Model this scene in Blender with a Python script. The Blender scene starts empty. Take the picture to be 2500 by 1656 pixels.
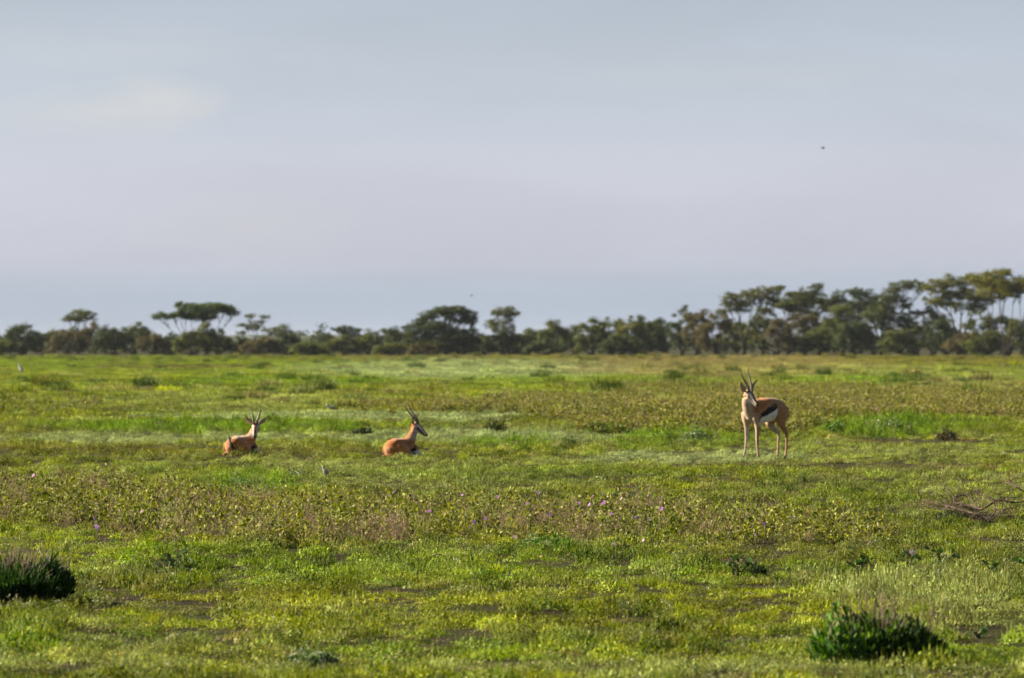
import bpy, math
import numpy as np
from mathutils import Vector, Matrix, Euler

# ------------------------------------------------------------------ camera, light, exposure
scene = bpy.context.scene
COL = scene.collection
F, CX, HY, CAMH = 10400.0, 1250.0, 840.0, 1.13     # focal length in photo pixels, principal column, horizon row, eye height
SUN_EL, SUN_AZ = math.radians(30.0), math.radians(167.0)   # azimuth measured from +X counter-clockwise (the sun stands to the left)
SKY_STRENGTH, SUN_STRENGTH, EXPOSURE = 0.05, 5.0, 1.55

cam_d = bpy.data.cameras.new('camera'); cam = bpy.data.objects.new('camera', cam_d); COL.objects.link(cam)
cam_d.sensor_width = 36.0; cam_d.lens = 36.0 * F / 2500.0
cam_d.clip_start = 0.2; cam_d.clip_end = 20000
cam.location = (0, 0, CAMH)
cam.rotation_euler = (math.radians(90) + math.atan((HY - 828.0) / F), 0, 0)
cam_d.dof.use_dof = True; cam_d.dof.focus_distance = 25.0; cam_d.dof.aperture_fstop = 7.6
scene.camera = cam

world = bpy.data.worlds.new('World'); scene.world = world; world.use_nodes = True
wn, wl = world.node_tree.nodes, world.node_tree.links
wn.clear()
def N(nodes, t, **kw):
    n = nodes.new(t)
    for k, v in kw.items(): setattr(n, k, v)
    return n
def ramp(nodes, stops, interp='LINEAR'):
    r = nodes.new('ShaderNodeValToRGB'); r.color_ramp.interpolation = interp
    e = r.color_ramp.elements
    while len(e) < len(stops): e.new(0.5)
    for i, (p, c) in enumerate(stops):
        e[i].position = p
        e[i].color = (c[0], c[1], c[2], 1) if isinstance(c, (tuple, list)) else (c, c, c, 1)
    return r
def mathn(nodes, links, op, a, b=None, clamp=False):
    m = nodes.new('ShaderNodeMath'); m.operation = op; m.use_clamp = clamp
    for i, v in enumerate((a, b)):
        if v is None: continue
        if isinstance(v, (int, float)): m.inputs[i].default_value = v
        else: links.new(v, m.inputs[i])
    return m.outputs[0]
sky = N(wn, 'ShaderNodeTexSky', sky_type='NISHITA', sun_disc=False)
sky.sun_elevation = SUN_EL
sky.sun_rotation = math.radians(90) - SUN_AZ
sky.air_density = 1.0; sky.dust_density = 1.5; sky.ozone_density = 1.2
tc = N(wn, 'ShaderNodeTexCoord'); sep = N(wn, 'ShaderNodeSeparateXYZ'); wl.new(tc.outputs['Generated'], sep.inputs[0])
# thin high cloud veil: pale lilac grey, brightest a little above the horizon, thinner overhead
veil = ramp(wn, [(0.0, (2.95, 3.54, 4.55)), (0.012, (3.18, 3.76, 4.68)), (0.022, (3.98, 4.16, 5.02)), (0.036, (4.15, 4.30, 5.15)),
                 (0.060, (3.62, 4.00, 4.76)), (0.085, (3.20, 3.58, 4.28)), (0.15, (1.9, 2.2, 2.8)), (0.35, (0.7, 1.0, 1.6)), (1.0, (0.4, 0.65, 1.2))], 'EASE')
# colour ramps clamp nothing above one, but keep values small and scale afterwards
for el in veil.color_ramp.elements:
    el.color = tuple([c / 8.0 for c in el.color[:3]] + [1])
zc = mathn(wn, wl, 'MAXIMUM', sep.outputs['Z'], 0.0)
wl.new(zc, veil.inputs[0])
vs = N(wn, 'ShaderNodeVectorMath', operation='SCALE'); vs.inputs['Scale'].default_value = 8.0; wl.new(veil.outputs[0], vs.inputs[0])
# cloud structure: long soft streaks, a few brighter puffs
mp = N(wn, 'ShaderNodeMapping'); mp.inputs['Scale'].default_value = (5.0, 5.0, 26.0); mp.inputs['Location'].default_value = (3.7, 1.2, 0.3); wl.new(tc.outputs['Generated'], mp.inputs[0])
n1 = N(wn, 'ShaderNodeTexNoise'); n1.inputs['Scale'].default_value = 1.6; n1.inputs['Detail'].default_value = 4.0; n1.inputs['Roughness'].default_value = 0.45; n1.inputs['Distortion'].default_value = 0.4; wl.new(mp.outputs[0], n1.inputs['Vector'])
n1.inputs['Detail'].default_value = 8.0; n1.inputs['Roughness'].default_value = 0.55; r1 = ramp(wn, [(0.34, 0.955), (0.66, 1.035)], 'EASE'); wl.new(n1.outputs['Fac'], r1.inputs[0])
vm = N(wn, 'ShaderNodeVectorMath', operation='MULTIPLY'); wl.new(vs.outputs[0], vm.inputs[0]); wl.new(r1.outputs[0], vm.inputs[1])
# one faint warm cloud low in the sky to the left
def cloud_dir(px, py):
    v = Vector(((px - CX) / F, 1.0, (HY - py) / F)); v.normalize(); return v
def puff(px, py, sx, sz, gain, last):
    d = N(wn, 'ShaderNodeVectorMath', operation='SUBTRACT'); wl.new(tc.outputs['Generated'], d.inputs[0]); d.inputs[1].default_value = cloud_dir(px, py)
    s = N(wn, 'ShaderNodeVectorMath', operation='MULTIPLY'); wl.new(d.outputs[0], s.inputs[0]); s.inputs[1].default_value = (1 / sx, 1 / 0.5, 1 / sz)
    wob = N(wn, 'ShaderNodeTexNoise'); wob.inputs['Scale'].default_value = 1.0; wob.inputs['Detail'].default_value = 6.0; wob.inputs['Roughness'].default_value = 0.6; wm = N(wn, 'ShaderNodeMapping'); wm.inputs['Scale'].default_value = (38, 38, 120); wm.inputs['Rotation'].default_value = (0, 0.12, 0); wl.new(tc.outputs['Generated'], wm.inputs[0]); wl.new(wm.outputs[0], wob.inputs['Vector'])
    l = N(wn, 'ShaderNodeVectorMath', operation='LENGTH'); wl.new(s.outputs[0], l.inputs[0])
    dist = mathn(wn, wl, 'ADD', l.outputs['Value'], mathn(wn, wl, 'MULTIPLY', mathn(wn, wl, 'SUBTRACT', wob.outputs['Fac'], 0.5), 1.5))
    f = ramp(wn, [(0.0, gain), (0.45, gain * 0.55), (1.0, 0.0)], 'EASE'); wl.new(dist, f.inputs[0])
    mx = N(wn, 'ShaderNodeMix', data_type='RGBA'); wl.new(f.outputs[0], mx.inputs[0]); wl.new(last, mx.inputs[6]); mx.inputs[7].default_value = (4.9, 4.8, 4.9, 1)
    return mx.outputs[2]
out = vm.outputs[0]
out = puff(400, 245, 0.020, 0.0065, 0.55, out)
out = puff(250, 275, 0.034, 0.0075, 0.40, out)
out = puff(300, 120, 0.050, 0.0060, 0.22, out)
out = puff(1800, 180, 0.060, 0.0050, 0.16, out)
out = puff(600, 560, 0.030, 0.010, 0.20, out)
mixs = N(wn, 'ShaderNodeMix', data_type='RGBA'); mixs.inputs[0].default_value = 0.82
wl.new(sky.outputs[0], mixs.inputs[6]); wl.new(out, mixs.inputs[7])
bg = N(wn, 'ShaderNodeBackground'); bg.inputs['Strength'].default_value = SKY_STRENGTH; wl.new(mixs.outputs[2], bg.inputs['Color'])
wo = N(wn, 'ShaderNodeOutputWorld'); wl.new(bg.outputs[0], wo.inputs['Surface'])

sun_d = bpy.data.lights.new('sun', 'SUN'); sun = bpy.data.objects.new('sun', sun_d); COL.objects.link(sun)
sun_d.energy = SUN_STRENGTH; sun_d.angle = math.radians(0.6); sun_d.color = (1.0, 0.88, 0.68)
sdir = Vector((math.cos(SUN_EL) * math.cos(SUN_AZ), math.cos(SUN_EL) * math.sin(SUN_AZ), math.sin(SUN_EL)))
sun.rotation_euler = sdir.to_track_quat('Z', 'Y').to_euler(); sun.location = (-30, 20, 40)

scene.view_settings.view_transform = 'Standard'; scene.view_settings.look = 'None'
scene.view_settings.exposure = EXPOSURE; scene.view_settings.gamma = 1.0
scene.view_settings.use_curve_mapping = False
scene.render.engine = 'CYCLES'
scene.cycles.max_bounces = 6; scene.cycles.diffuse_bounces = 3; scene.cycles.transmission_bounces = 3; scene.cycles.volume_bounces = 0
scene.cycles.use_denoising = True

# ------------------------------------------------------------------ helpers
rng = np.random.default_rng(11)
def wX(px, D): return (px - CX) / F * D
def wZ(py, D): return CAMH + (HY - py) / F * D
def Dof(py): return CAMH * F / (py - HY)          # distance of the ground seen at a photo row

_tab = np.random.default_rng(5).random((8, 256, 256))
def vnoise(x, y, s=0, octs=1):
    x = np.asarray(x, float); y = np.asarray(y, float); tot = 0; amp = 1; nrm = 0
    for o in range(octs):
        t = _tab[(s + o) % 8]; xi = np.floor(x).astype(int); yi = np.floor(y).astype(int)
        fx = x - xi; fy = y - yi; fx = fx * fx * (3 - 2 * fx); fy = fy * fy * (3 - 2 * fy)
        a = t[xi & 255, yi & 255]; b = t[(xi + 1) & 255, yi & 255]; c = t[xi & 255, (yi + 1) & 255]; d = t[(xi + 1) & 255, (yi + 1) & 255]
        tot = tot + amp * ((a * (1 - fx) + b * fx) * (1 - fy) + (c * (1 - fx) + d * fx) * fy); nrm += amp
        amp *= 0.5; x = x * 2.03 + 17.3; y = y * 2.03 + 9.1
    return tot / nrm
def gz(x, d):
    x = np.asarray(x, float); d = np.asarray(d, float)
    near = np.clip(1 - (d - 60) / 120.0, 0, 1) * np.clip((d - 2) / 8, 0, 1)
    h = 0.048 * (vnoise(x / 0.95 + 5, d / 1.4, 1, 2) - 0.5) + 0.075 * (vnoise(x / 5.0, d / 6.0, 2, 2) - 0.5)
    far = 0.12 * (vnoise(x / 26.0, d / 30.0, 3, 2) - 0.5) * np.clip((d - 55) / 120, 0, 1) * np.clip((3000 - d) / 2000, 0, 1)
    return h * near + far
def gz1(x, d): return float(gz(np.array([x]), np.array([d]))[0])

def mat(name): 
    m = bpy.data.materials.new(name); m.use_nodes = True; m.node_tree.nodes.clear(); return m
def simple_mat(name, color, rough=0.8, noise=None, spec=0.3, bump=None, color2=None, transl=0.0):
    m = mat(name); n, l = m.node_tree.nodes, m.node_tree.links
    p = N(n, 'ShaderNodeBsdfPrincipled'); p.inputs['Roughness'].default_value = rough; p.inputs['Specular IOR Level'].default_value = spec
    p.inputs['Base Color'].default_value = (*color, 1)
    if color2 is not None:
        t = N(n, 'ShaderNodeTexNoise'); t.inputs['Scale'].default_value = noise or 20; t.inputs['Detail'].default_value = 5
        tcn = N(n, 'ShaderNodeTexCoord'); l.new(tcn.outputs['Object'], t.inputs['Vector'])
        r = ramp(n, [(0.35, color), (0.65, color2)]); l.new(t.outputs['Fac'], r.inputs[0]); l.new(r.outputs[0], p.inputs['Base Color'])
        if bump:
            b = N(n, 'ShaderNodeBump'); b.inputs['Strength'].default_value = 0.6; b.inputs['Distance'].default_value = bump
            l.new(t.outputs['Fac'], b.inputs['Height']); l.new(b.outputs[0], p.inputs['Normal'])
    o = N(n, 'ShaderNodeOutputMaterial')
    if transl > 0:
        tr = N(n, 'ShaderNodeBsdfTranslucent'); tr.inputs[0].default_value = (*[min(1, c * 1.3) for c in color], 1)
        mx = N(n, 'ShaderNodeMixShader'); mx.inputs[0].default_value = transl
        l.new(p.outputs[0], mx.inputs[1]); l.new(tr.outputs[0], mx.inputs[2]); l.new(mx.outputs[0], o.inputs[0])
    else: l.new(p.outputs[0], o.inputs[0])
    return m
def foliage_mat(name, transl=0.35, rough=0.55, instanced=True, spec=0.25):
    """leaf colour = plant tint (per instance) or own colour (per face, attribute 'fcol', weight 'fmix'), shade varied per leaf ('frnd')"""
    m = mat(name); n, l = m.node_tree.nodes, m.node_tree.links
    fc = N(n, 'ShaderNodeAttribute', attribute_name='fcol'); fm = N(n, 'ShaderNodeAttribute', attribute_name='fmix'); fr = N(n, 'ShaderNodeAttribute', attribute_name='frnd')
    if instanced:
        ti = N(n, 'ShaderNodeAttribute', attribute_name='tint', attribute_type='INSTANCER')
        mx = N(n, 'ShaderNodeMix', data_type='RGBA'); l.new(fm.outputs['Fac'], mx.inputs[0]); l.new(ti.outputs['Vector'], mx.inputs[6]); l.new(fc.outputs['Color'], mx.inputs[7]); c = mx.outputs[2]
    else: c = fc.outputs['Color']
    hs = N(n, 'ShaderNodeHueSaturation'); l.new(c, hs.inputs['Color'])
    l.new(mathn(n, l, 'ADD', mathn(n, l, 'MULTIPLY', fr.outputs['Fac'], 1.0), 0.5), hs.inputs['Value'])
    l.new(mathn(n, l, 'ADD', mathn(n, l, 'MULTIPLY', fr.outputs['Fac'], -0.05), 0.525), hs.inputs['Hue'])
    p = N(n, 'ShaderNodeBsdfPrincipled'); p.inputs['Roughness'].default_value = rough; p.inputs['Specular IOR Level'].default_value = spec
    l.new(hs.outputs[0], p.inputs['Base Color'])
    tr = N(n, 'ShaderNodeBsdfTranslucent')
    h2 = N(n, 'ShaderNodeHueSaturation'); h2.inputs['Saturation'].default_value = 1.15; h2.inputs['Value'].default_value = 1.25; h2.inputs['Hue'].default_value = 0.49
    l.new(hs.outputs[0], h2.inputs['Color']); l.new(h2.outputs[0], tr.inputs[0])
    mx = N(n, 'ShaderNodeMixShader'); mx.inputs[0].default_value = transl
    l.new(p.outputs[0], mx.inputs[1]); l.new(tr.outputs[0], mx.inputs[2])
    o = N(n, 'ShaderNodeOutputMaterial'); l.new(mx.outputs[0], o.inputs[0]); return m
M_PLANT = foliage_mat('herb_leaves', 0.24, 0.6, spec=0.12)
M_LEAF = foliage_mat('shrub_leaves', 0.32, instanced=False)
M_TREE = foliage_mat('tree_leaves', 0.25, 0.7, instanced=False, spec=0.15)
M_BARK = simple_mat('bark', (0.022, 0.018, 0.013), 0.9, 6, 0.2, 0.02, (0.05, 0.042, 0.03))
M_STEM = simple_mat('stem', (0.16, 0.13, 0.07), 0.8, 30, 0.2, None, (0.10, 0.12, 0.04))
M_TWIG = simple_mat('dead_twig', (0.05, 0.036, 0.026), 0.9, 25, 0.2, 0.002, (0.13, 0.10, 0.075))

def new_obj(name, me, m=None, parent=None, loc=None):
    o = bpy.data.objects.new(name, me); COL.objects.link(o)
    if m is not None and me is not None: me.materials.append(m)
    if parent is not None: o.parent = parent
    if loc is not None: o.location = loc
    return o
def tag(o, label=None, cat=None, group=None, kind=None):
    if label: o['label'] = label
    if cat: o['category'] = cat
    if group: o['group'] = group
    if kind: o['kind'] = kind
    return o
def thing(name, loc, label, cat, group=None, rz=0):
    o = new_obj(name, None, loc=loc); o.rotation_euler = (0, 0, rz); o.empty_display_size = 0.1
    return tag(o, label, cat, group)
def mesh_from(name, verts, faces, smooth=False, face_attr=None):
    me = bpy.data.meshes.new(name)
    verts = np.asarray(verts, np.float32); nv = len(verts)
    if isinstance(faces, np.ndarray):
        nf, k = faces.shape
        me.vertices.add(nv); me.vertices.foreach_set('co', verts.ravel())
        me.loops.add(nf * k); me.loops.foreach_set('vertex_index', faces.astype(np.int32).ravel())
        me.polygons.add(nf); me.polygons.foreach_set('loop_start', np.arange(0, nf * k, k, dtype=np.int32))
        me.update(calc_edges=True)
    else:
        me.from_pydata([tuple(v) for v in verts], [], faces)
    if smooth: me.polygons.foreach_set('use_smooth', np.ones(len(me.polygons), bool))
    if face_attr:
        for k2, v in face_attr.items():
            v = np.asarray(v, np.float32)
            if v.ndim == 2:
                a = me.attributes.new(k2, 'FLOAT_VECTOR', 'FACE'); a.data.foreach_set('vector', v.ravel())
            else:
                a = me.attributes.new(k2, 'FLOAT', 'FACE'); a.data.foreach_set('value', v)
    me.update()
    return me

def unit(v): return v / np.maximum(np.linalg.norm(v, axis=-1, keepdims=True), 1e-9)
class Leaves:
    """gathers rhombic leaves / blades as quads with per-face colour"""
    def __init__(s): s.v = []; s.c = []; s.m = []; s.r = []
    def add(s, base, d, length, width, color=(0, 0, 0), mix=0.0, r=None, wide=0.45, R=None, nrm=None, nk=0.55):
        R = R or rng
        base = np.asarray(base, float); n = len(base); d = unit(np.asarray(d, float))
        length = np.broadcast_to(length, (n,))[:, None]; width = np.broadcast_to(width, (n,))[:, None]
        if nrm is not None:
            nn = unit(np.asarray(nrm, float) + R.normal(size=(n, 3)) * nk); d = unit(d - nn * np.sum(d * nn, 1, keepdims=True)); side = np.cross(d, nn)
        else: side = unit(np.cross(d, R.normal(size=(n, 3))))
        nor = np.cross(d, side)
        mid = base + d * length * wide + nor * length * 0.06
        q = np.stack([base, mid - side * width / 2, base + d * length - nor * length * 0.05, mid + side * width / 2], 1)
        s.v.append(q.reshape(-1, 3)); s.c.append(np.broadcast_to(np.asarray(color, float), (n, 3))); s.m.append(np.full(n, float(mix)))
        s.r.append(R.random(n) if r is None else np.broadcast_to(r, (n,)))
    def line(s, p0, p1, w, color, mix=1.0, R=None):
        R = R or rng
        p0 = np.asarray(p0, float).reshape(-1, 3); p1 = np.asarray(p1, float).reshape(-1, 3); n = len(p0)
        d = unit(p1 - p0); side = unit(np.cross(d, R.normal(size=(n, 3)))) * (w / 2)
        q = np.stack([p0 - side, p0 + side, p1 + side * 0.5, p1 - side * 0.5], 1)
        s.v.append(q.reshape(-1, 3)); s.c.append(np.broadcast_to(np.asarray(color, float), (n, 3))); s.m.append(np.full(n, float(mix))); s.r.append(R.random(n))
    def arrays(s):
        v = np.concatenate(s.v); n = len(v) // 4
        return v, np.arange(n * 4).reshape(n, 4), dict(fcol=np.concatenate(s.c), fmix=np.concatenate(s.m), frnd=np.concatenate(s.r))
    def mesh(s, name):
        v, f, a = s.arrays(); return mesh_from(name, v, f, False, a)

def tube(pts, rad, seg=7, ref=(0, 0, 1), cap=True):
    """tapered tube; rad: list of r or (side, up)"""
    P = np.asarray(pts, float); n = len(P); T = unit(np.gradient(P, axis=0)); ref = np.asarray(ref, float)
    V = []; a = np.linspace(0, 2 * math.pi, seg, endpoint=False)
    for i in range(n):
        t = T[i]; s = np.cross(t, ref)
        if np.linalg.norm(s) < 1e-3: s = np.cross(t, (1, 0.2, 0.1))
        s = s / np.linalg.norm(s); u = np.cross(s, t)
        r = rad[i]; rs, ru = (r, r) if np.isscalar(r) else r
        V.append(P[i] + np.outer(np.cos(a), s) * rs + np.outer(np.sin(a), u) * ru)
    V = np.concatenate(V); Fc = []
    for i in range(n - 1):
        for j in range(seg):
            k = (j + 1) % seg; Fc.append((i * seg + j, i * seg + k, (i + 1) * seg + k, (i + 1) * seg + j))
    if cap: Fc.append(tuple(range(seg))[::-1]); Fc.append(tuple((n - 1) * seg + j for j in range(seg)))
    return V, Fc
def join(parts):
    V = []; Fc = []; o = 0
    for v, f in parts:
        V.append(v); Fc += [tuple(i + o for i in q) for q in f]; o += len(v)
    return np.concatenate(V), Fc
def smooth_path(pts, n=12):
    P = np.asarray(pts, float); m = len(P)
    if m == 2: return P[0] + (P[1] - P[0]) * np.linspace(0, 1, n)[:, None]
    Q = np.vstack([2 * P[0] - P[1], P, 2 * P[-1] - P[-2]]); out_ = []
    for t in np.linspace(0, m - 1, n):
        i = min(int(t), m - 2); f = t - i; a, b, c, d = Q[i], Q[i + 1], Q[i + 2], Q[i + 3]
        out_.append(0.5 * (2 * b + (c - a) * f + (2 * a - 5 * b + 4 * c - d) * f * f + (3 * b - a - 3 * c + d) * f ** 3))
    return np.array(out_)

# ------------------------------------------------------------------ ground
def ground():
    rows = np.concatenate([np.linspace(-25, 10, 10), np.geomspace(11, 62, 430), np.geomspace(62.6, 120, 60), np.geomspace(122, 520, 70), np.geomspace(540, 5400, 22)])
    t = np.linspace(-1, 1, 250); t = np.sign(t) * np.abs(t) ** 2.2
    X = t[None, :] * (12 + np.abs(rows)[:, None] * 0.30); Y = np.broadcast_to(rows[:, None], X.shape)
    Z = gz(X, Y)
    V = np.stack([X, Y, Z], -1).reshape(-1, 3); c = X.shape[1]; r = X.shape[0]
    i = np.arange(r - 1)[:, None] * c + np.arange(c - 1)[None, :]
    Fq = np.stack([i, i + 1, i + c + 1, i + c], -1).reshape(-1, 4)
    me = mesh_from('ground', V, Fq, True)
    m = mat('soil_and_turf'); n, l = m.node_tree.nodes, m.node_tree.links
    tcn = N(n, 'ShaderNodeTexCoord')
    def noise(scale, detail=6, rough=0.6):
        q = N(n, 'ShaderNodeTexNoise'); q.inputs['Scale'].default_value = scale; q.inputs['Detail'].default_value = detail; q.inputs['Roughness'].default_value = rough
        l.new(tcn.outputs['Object'], q.inputs['Vector']); return q.outputs['Fac']
    soil = ramp(n, [(0.3, (0.014, 0.009, 0.005)), (0.55, (0.040, 0.026, 0.014)), (0.8, (0.10, 0.068, 0.040))]); l.new(noise(9, 8), soil.inputs[0])
    turf = ramp(n, [(0.25, (0.010, 0.014, 0.004)), (0.5, (0.030, 0.034, 0.009)), (0.75, (0.07, 0.07, 0.022))]); l.new(noise(26, 8, 0.7), turf.inputs[0])
    cov = ramp(n, [(0.38, 0.0), (0.52, 1.0)]); l.new(noise(1.7, 7, 0.7), cov.inputs[0])
    mx = N(n, 'ShaderNodeMix', data_type='RGBA'); l.new(cov.outputs[0], mx.inputs[0]); l.new(soil.outputs[0], mx.inputs[6]); l.new(turf.outputs[0], mx.inputs[7])
    p = N(n, 'ShaderNodeBsdfPrincipled'); p.inputs['Roughness'].default_value = 0.95; p.inputs['Specular IOR Level'].default_value = 0.1
    l.new(mx.outputs[2], p.inputs['Base Color'])
    b = N(n, 'ShaderNodeBump'); b.inputs['Strength'].default_value = 1.0; b.inputs['Distance'].default_value = 0.02; l.new(noise(60, 6), b.inputs['Height']); l.new(b.outputs[0], p.inputs['Normal'])
    o = N(n, 'ShaderNodeOutputMaterial'); l.new(p.outputs[0], o.inputs[0])
    tag(new_obj('ground', me, m), 'flat savanna ground of brown soil and low turf', None, None, 'structure')
ground()

# low blue hills on the horizon
def hills():
    xs = np.linspace(-1500, 1500, 160); prof = []
    for x in xs:
        px = CX + x / 4200 * F
        h = 4.5 + 4.5 * vnoise(x / 60, 0.5, 4, 3) + 4.0 * math.exp(-((px - 740) / 260) ** 2)
        prof.append(float(h) * 1.0)
    prof = np.array(prof); V = []
    for dy, s in ((-160, 0.0), (-90, 0.75), (0, 1.0), (160, 0.7), (420, 0.0)):
        for x, h in zip(xs, prof): V.append((x, 4200 + dy, h * s - (1.5 if s == 0 else 0)))
    c = len(xs); Fq = [(r * c + i, r * c + i + 1, (r + 1) * c + i + 1, (r + 1) * c + i) for r in range(4) for i in range(c - 1)]
    me = mesh_from('distant_hills', V, Fq, True)
    m = simple_mat('hill_bush', (0.035, 0.050, 0.028), 0.95, 0.02, 0.1, None, (0.060, 0.070, 0.040))
    tag(new_obj('distant_hills', me, m), 'low wooded hills fading blue on the horizon', None, None, 'structure')
hills()

# air
def haze():
    x0, x1, y0, y1, z0, z1 = -3000, 3000, -30, 5600, -2.2, 15
    V = [(x, y, z) for x in (x0, x1) for y in (y0, y1) for z in (z0, z1)]
    Fc = [(0, 1, 3, 2), (4, 6, 7, 5), (0, 4, 5, 1), (2, 3, 7, 6), (0, 2, 6, 4), (1, 5, 7, 3)]
    m = mat('thin_haze'); n, l = m.node_tree.nodes, m.node_tree.links
    v = N(n, 'ShaderNodeVolumePrincipled'); v.inputs['Color'].default_value = (0.80, 0.87, 1.0, 1); v.inputs['Density'].default_value = 0.00006; v.inputs['Anisotropy'].default_value = 0.0
    o = N(n, 'ShaderNodeOutputMaterial'); l.new(v.outputs[0], o.inputs['Volume'])
    tag(new_obj('haze', mesh_from('haze', V, Fc), m), 'thin pale air haze over the plain', None, None, 'stuff')
haze()

# ------------------------------------------------------------------ ground cover (scattered plants)
G = (0.125, 0.200, 0.012); Yl = (0.215, 0.255, 0.013); S = (0.230, 0.275, 0.085); Mi = (0.27, 0.34, 0.15)
O = (0.140, 0.140, 0.024); T = (0.24, 0.205, 0.085); K = (0.030, 0.070, 0.008); B = (0.13, 0.085, 0.045); Ga = (0.115, 0.220, 0.010)
# patches in the plain: photo column, row, half width, half height, colour, weight, extra height factor
PATCHES = [
 (0, 1080, 500, 60, O, .25, 1.0), (1500, 878, 1400, 14, O, .8, 1.3), (1150, 905, 450, 26, Mi, .8, 1.0), (400, 890, 500, 22, Ga, .4, 1.0),
 (430, 900, 220, 7, B, .45, .9), (1750, 900, 380, 30, T, .62, 1.3), (2250, 950, 330, 16, T, .5, 1.2), (2200, 925, 340, 30, S, .45, 1.1), (2350, 885, 250, 16, O, .6, 1.2),
 (700, 935, 300, 12, Ga, .6, 1.2), (2080, 938, 160, 12, Ga, .7, 1.2), (1450, 935, 300, 16, Ga, .4, 1.1), (560, 985, 420, 24, S, .45, .8),
 (480, 1046, 360, 13, Ga, .85, 1.6), (850, 1020, 500, 12, Mi, .75, .6), (300, 1075, 500, 16, Mi, .6, .6), (1150, 1070, 420, 22, Mi, .7, .6), (1000, 1140, 700, 14, S, .5, .6),
 (1230, 1088, 130, 12, Ga, .8, 1.9), (1240, 1075, 110, 6, Mi, .8, 1.5), (1700, 1120, 330, 16, Mi, .75, .6), (1700, 1080, 200, 22, Ga, .45, 1.1), (2080, 1115, 420, 34, S, .45, .7),
 (2150, 1055, 130, 22, Ga, .85, 2.2), (2300, 1045, 130, 20, Ga, .55, 1.6), (1640, 1070, 90, 14, Ga, .6, 2.0),
 (300, 1105, 700, 8, B, .35, .6), (700, 1115, 600, 12, O, .35, .7), (1830, 1140, 200, 7, B, .85, .3), (2260, 1082, 170, 7, B, .85, .3), (2200, 1140, 260, 8, B, .5, .5),
 (1000, 1175, 500, 26, S, .5, .8), (600, 1195, 160, 28, Ga, .8, 1.6), (1300, 1165, 400, 18, Ga, .35, .9), (2200, 1180, 350, 30, S, .35, .9),
 (150, 1230, 240, 30, Ga, .4, 1.0), (1250, 1380, 900, 30, Ga, .35, 1.1), (650, 1385, 260, 40, G, .5, 1.1), (1900, 1360, 260, 28, O, .55, .8),
 (1230, 1460, 900, 22, Yl, .75, 1.0), (1880, 1500, 200, 24, Yl, .95, 1.1), (900, 1520, 700, 26, Yl, .6, 1.0), (420, 1470, 300, 30, O, .35, .8), 
 (2300, 1440, 260, 40, S, .85, 1.9), (2420, 1500, 150, 30, S, .6, 1.5), (1600, 1640, 900, 16, S, .75, .9), (500, 1610, 500, 26, O, .35, 1.0), (200, 1640, 400, 20, S, .6, .9),
 (2100, 1650, 260, 7, B, .95, .2), (1100, 1590, 300, 24, Ga, .4, 1.1), (2350, 1580, 260, 40, Ga, .5, 1.1),
]
def zone(px, py, X, D):
    """tint (n,3), height factor (n), density (n)"""
    n = len(px)
    a = vnoise(X / 0.55, D / 1.3, 0, 3); b = vnoise(X / 1.7 + 40, D / 4.2, 3, 3); c = vnoise(X * 3.1, D * 2.4, 5, 2)
    far = np.clip((D - 60) / 80, 0, 1)
    b = np.where(far > 0, b * (1 - far) + far * vnoise(X / 5.5, D / 14, 3, 3), b)
    tint = np.array(G)[None] * (1 - b[:, None]) + np.array(Yl)[None] * b[:, None]
    w = np.clip((a - 0.5) * 5, 0, 1)[:, None] * 0.6; tint = tint * (1 - w) + np.array(S) * w
    w = np.clip((0.40 - a) * 5, 0, 1)[:, None] * 0.5; tint = tint * (1 - w) + np.array(O) * w
    pick = rng.random(n)[:, None]; al = 0.70
    for lo, hi, colr in ((0.0, .13, K), (.13, .27, S), (.27, .34, O), (.34, .50, Yl), (.50, .56, T), (.56, .62, Ga)):
        q = (pick >= lo) & (pick < hi); tint = np.where(q, tint * (1 - al) + np.array(colr) * al, tint)
    h = 0.35 + 1.5 * vnoise(X / 0.30, D / 0.6, 2, 2) ** 1.3
    dn = vnoise(X / 0.22, D / 0.55, 6, 3); dens = np.clip(0.72 + 3.0 * (dn - 0.38), 0.55, 1); h = h * np.clip(0.45 + 2.8 * (dn - 0.28), 0.45, 1.15)
    jx = (vnoise(X / 0.8, D / 2.5, 1, 3) - 0.5) * 0.9; jy = (vnoise(X / 0.8 + 9, D / 2.5, 4, 3) - 0.5) * 0.9
    for cx, cy, rx, ry, col, wt, hf in PATCHES:
        e = ((px - cx) / rx + jx) ** 2 + ((py - cy) / ry + jy) ** 2
        w = wt * np.clip(1.7 - e * 1.2, 0, 1)
        tint = tint * (1 - w[:, None]) + np.array(col) * w[:, None]
        h = h * (1 + w * (hf - 1))
        if col is B: dens = dens * (1 - 0.8 * w)
    tint = tint * (1 + 0.18 * far)[:, None] * (0.46 + 1.12 * c)[:, None] * (0.75 + 0.5 * vnoise(X / 2.2 + 7, D / 6 + 3, 2, 3))[:, None]
    tint = tint * rng.uniform(.55, 1.35, n)[:, None]
    return tint, h, dens

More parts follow.
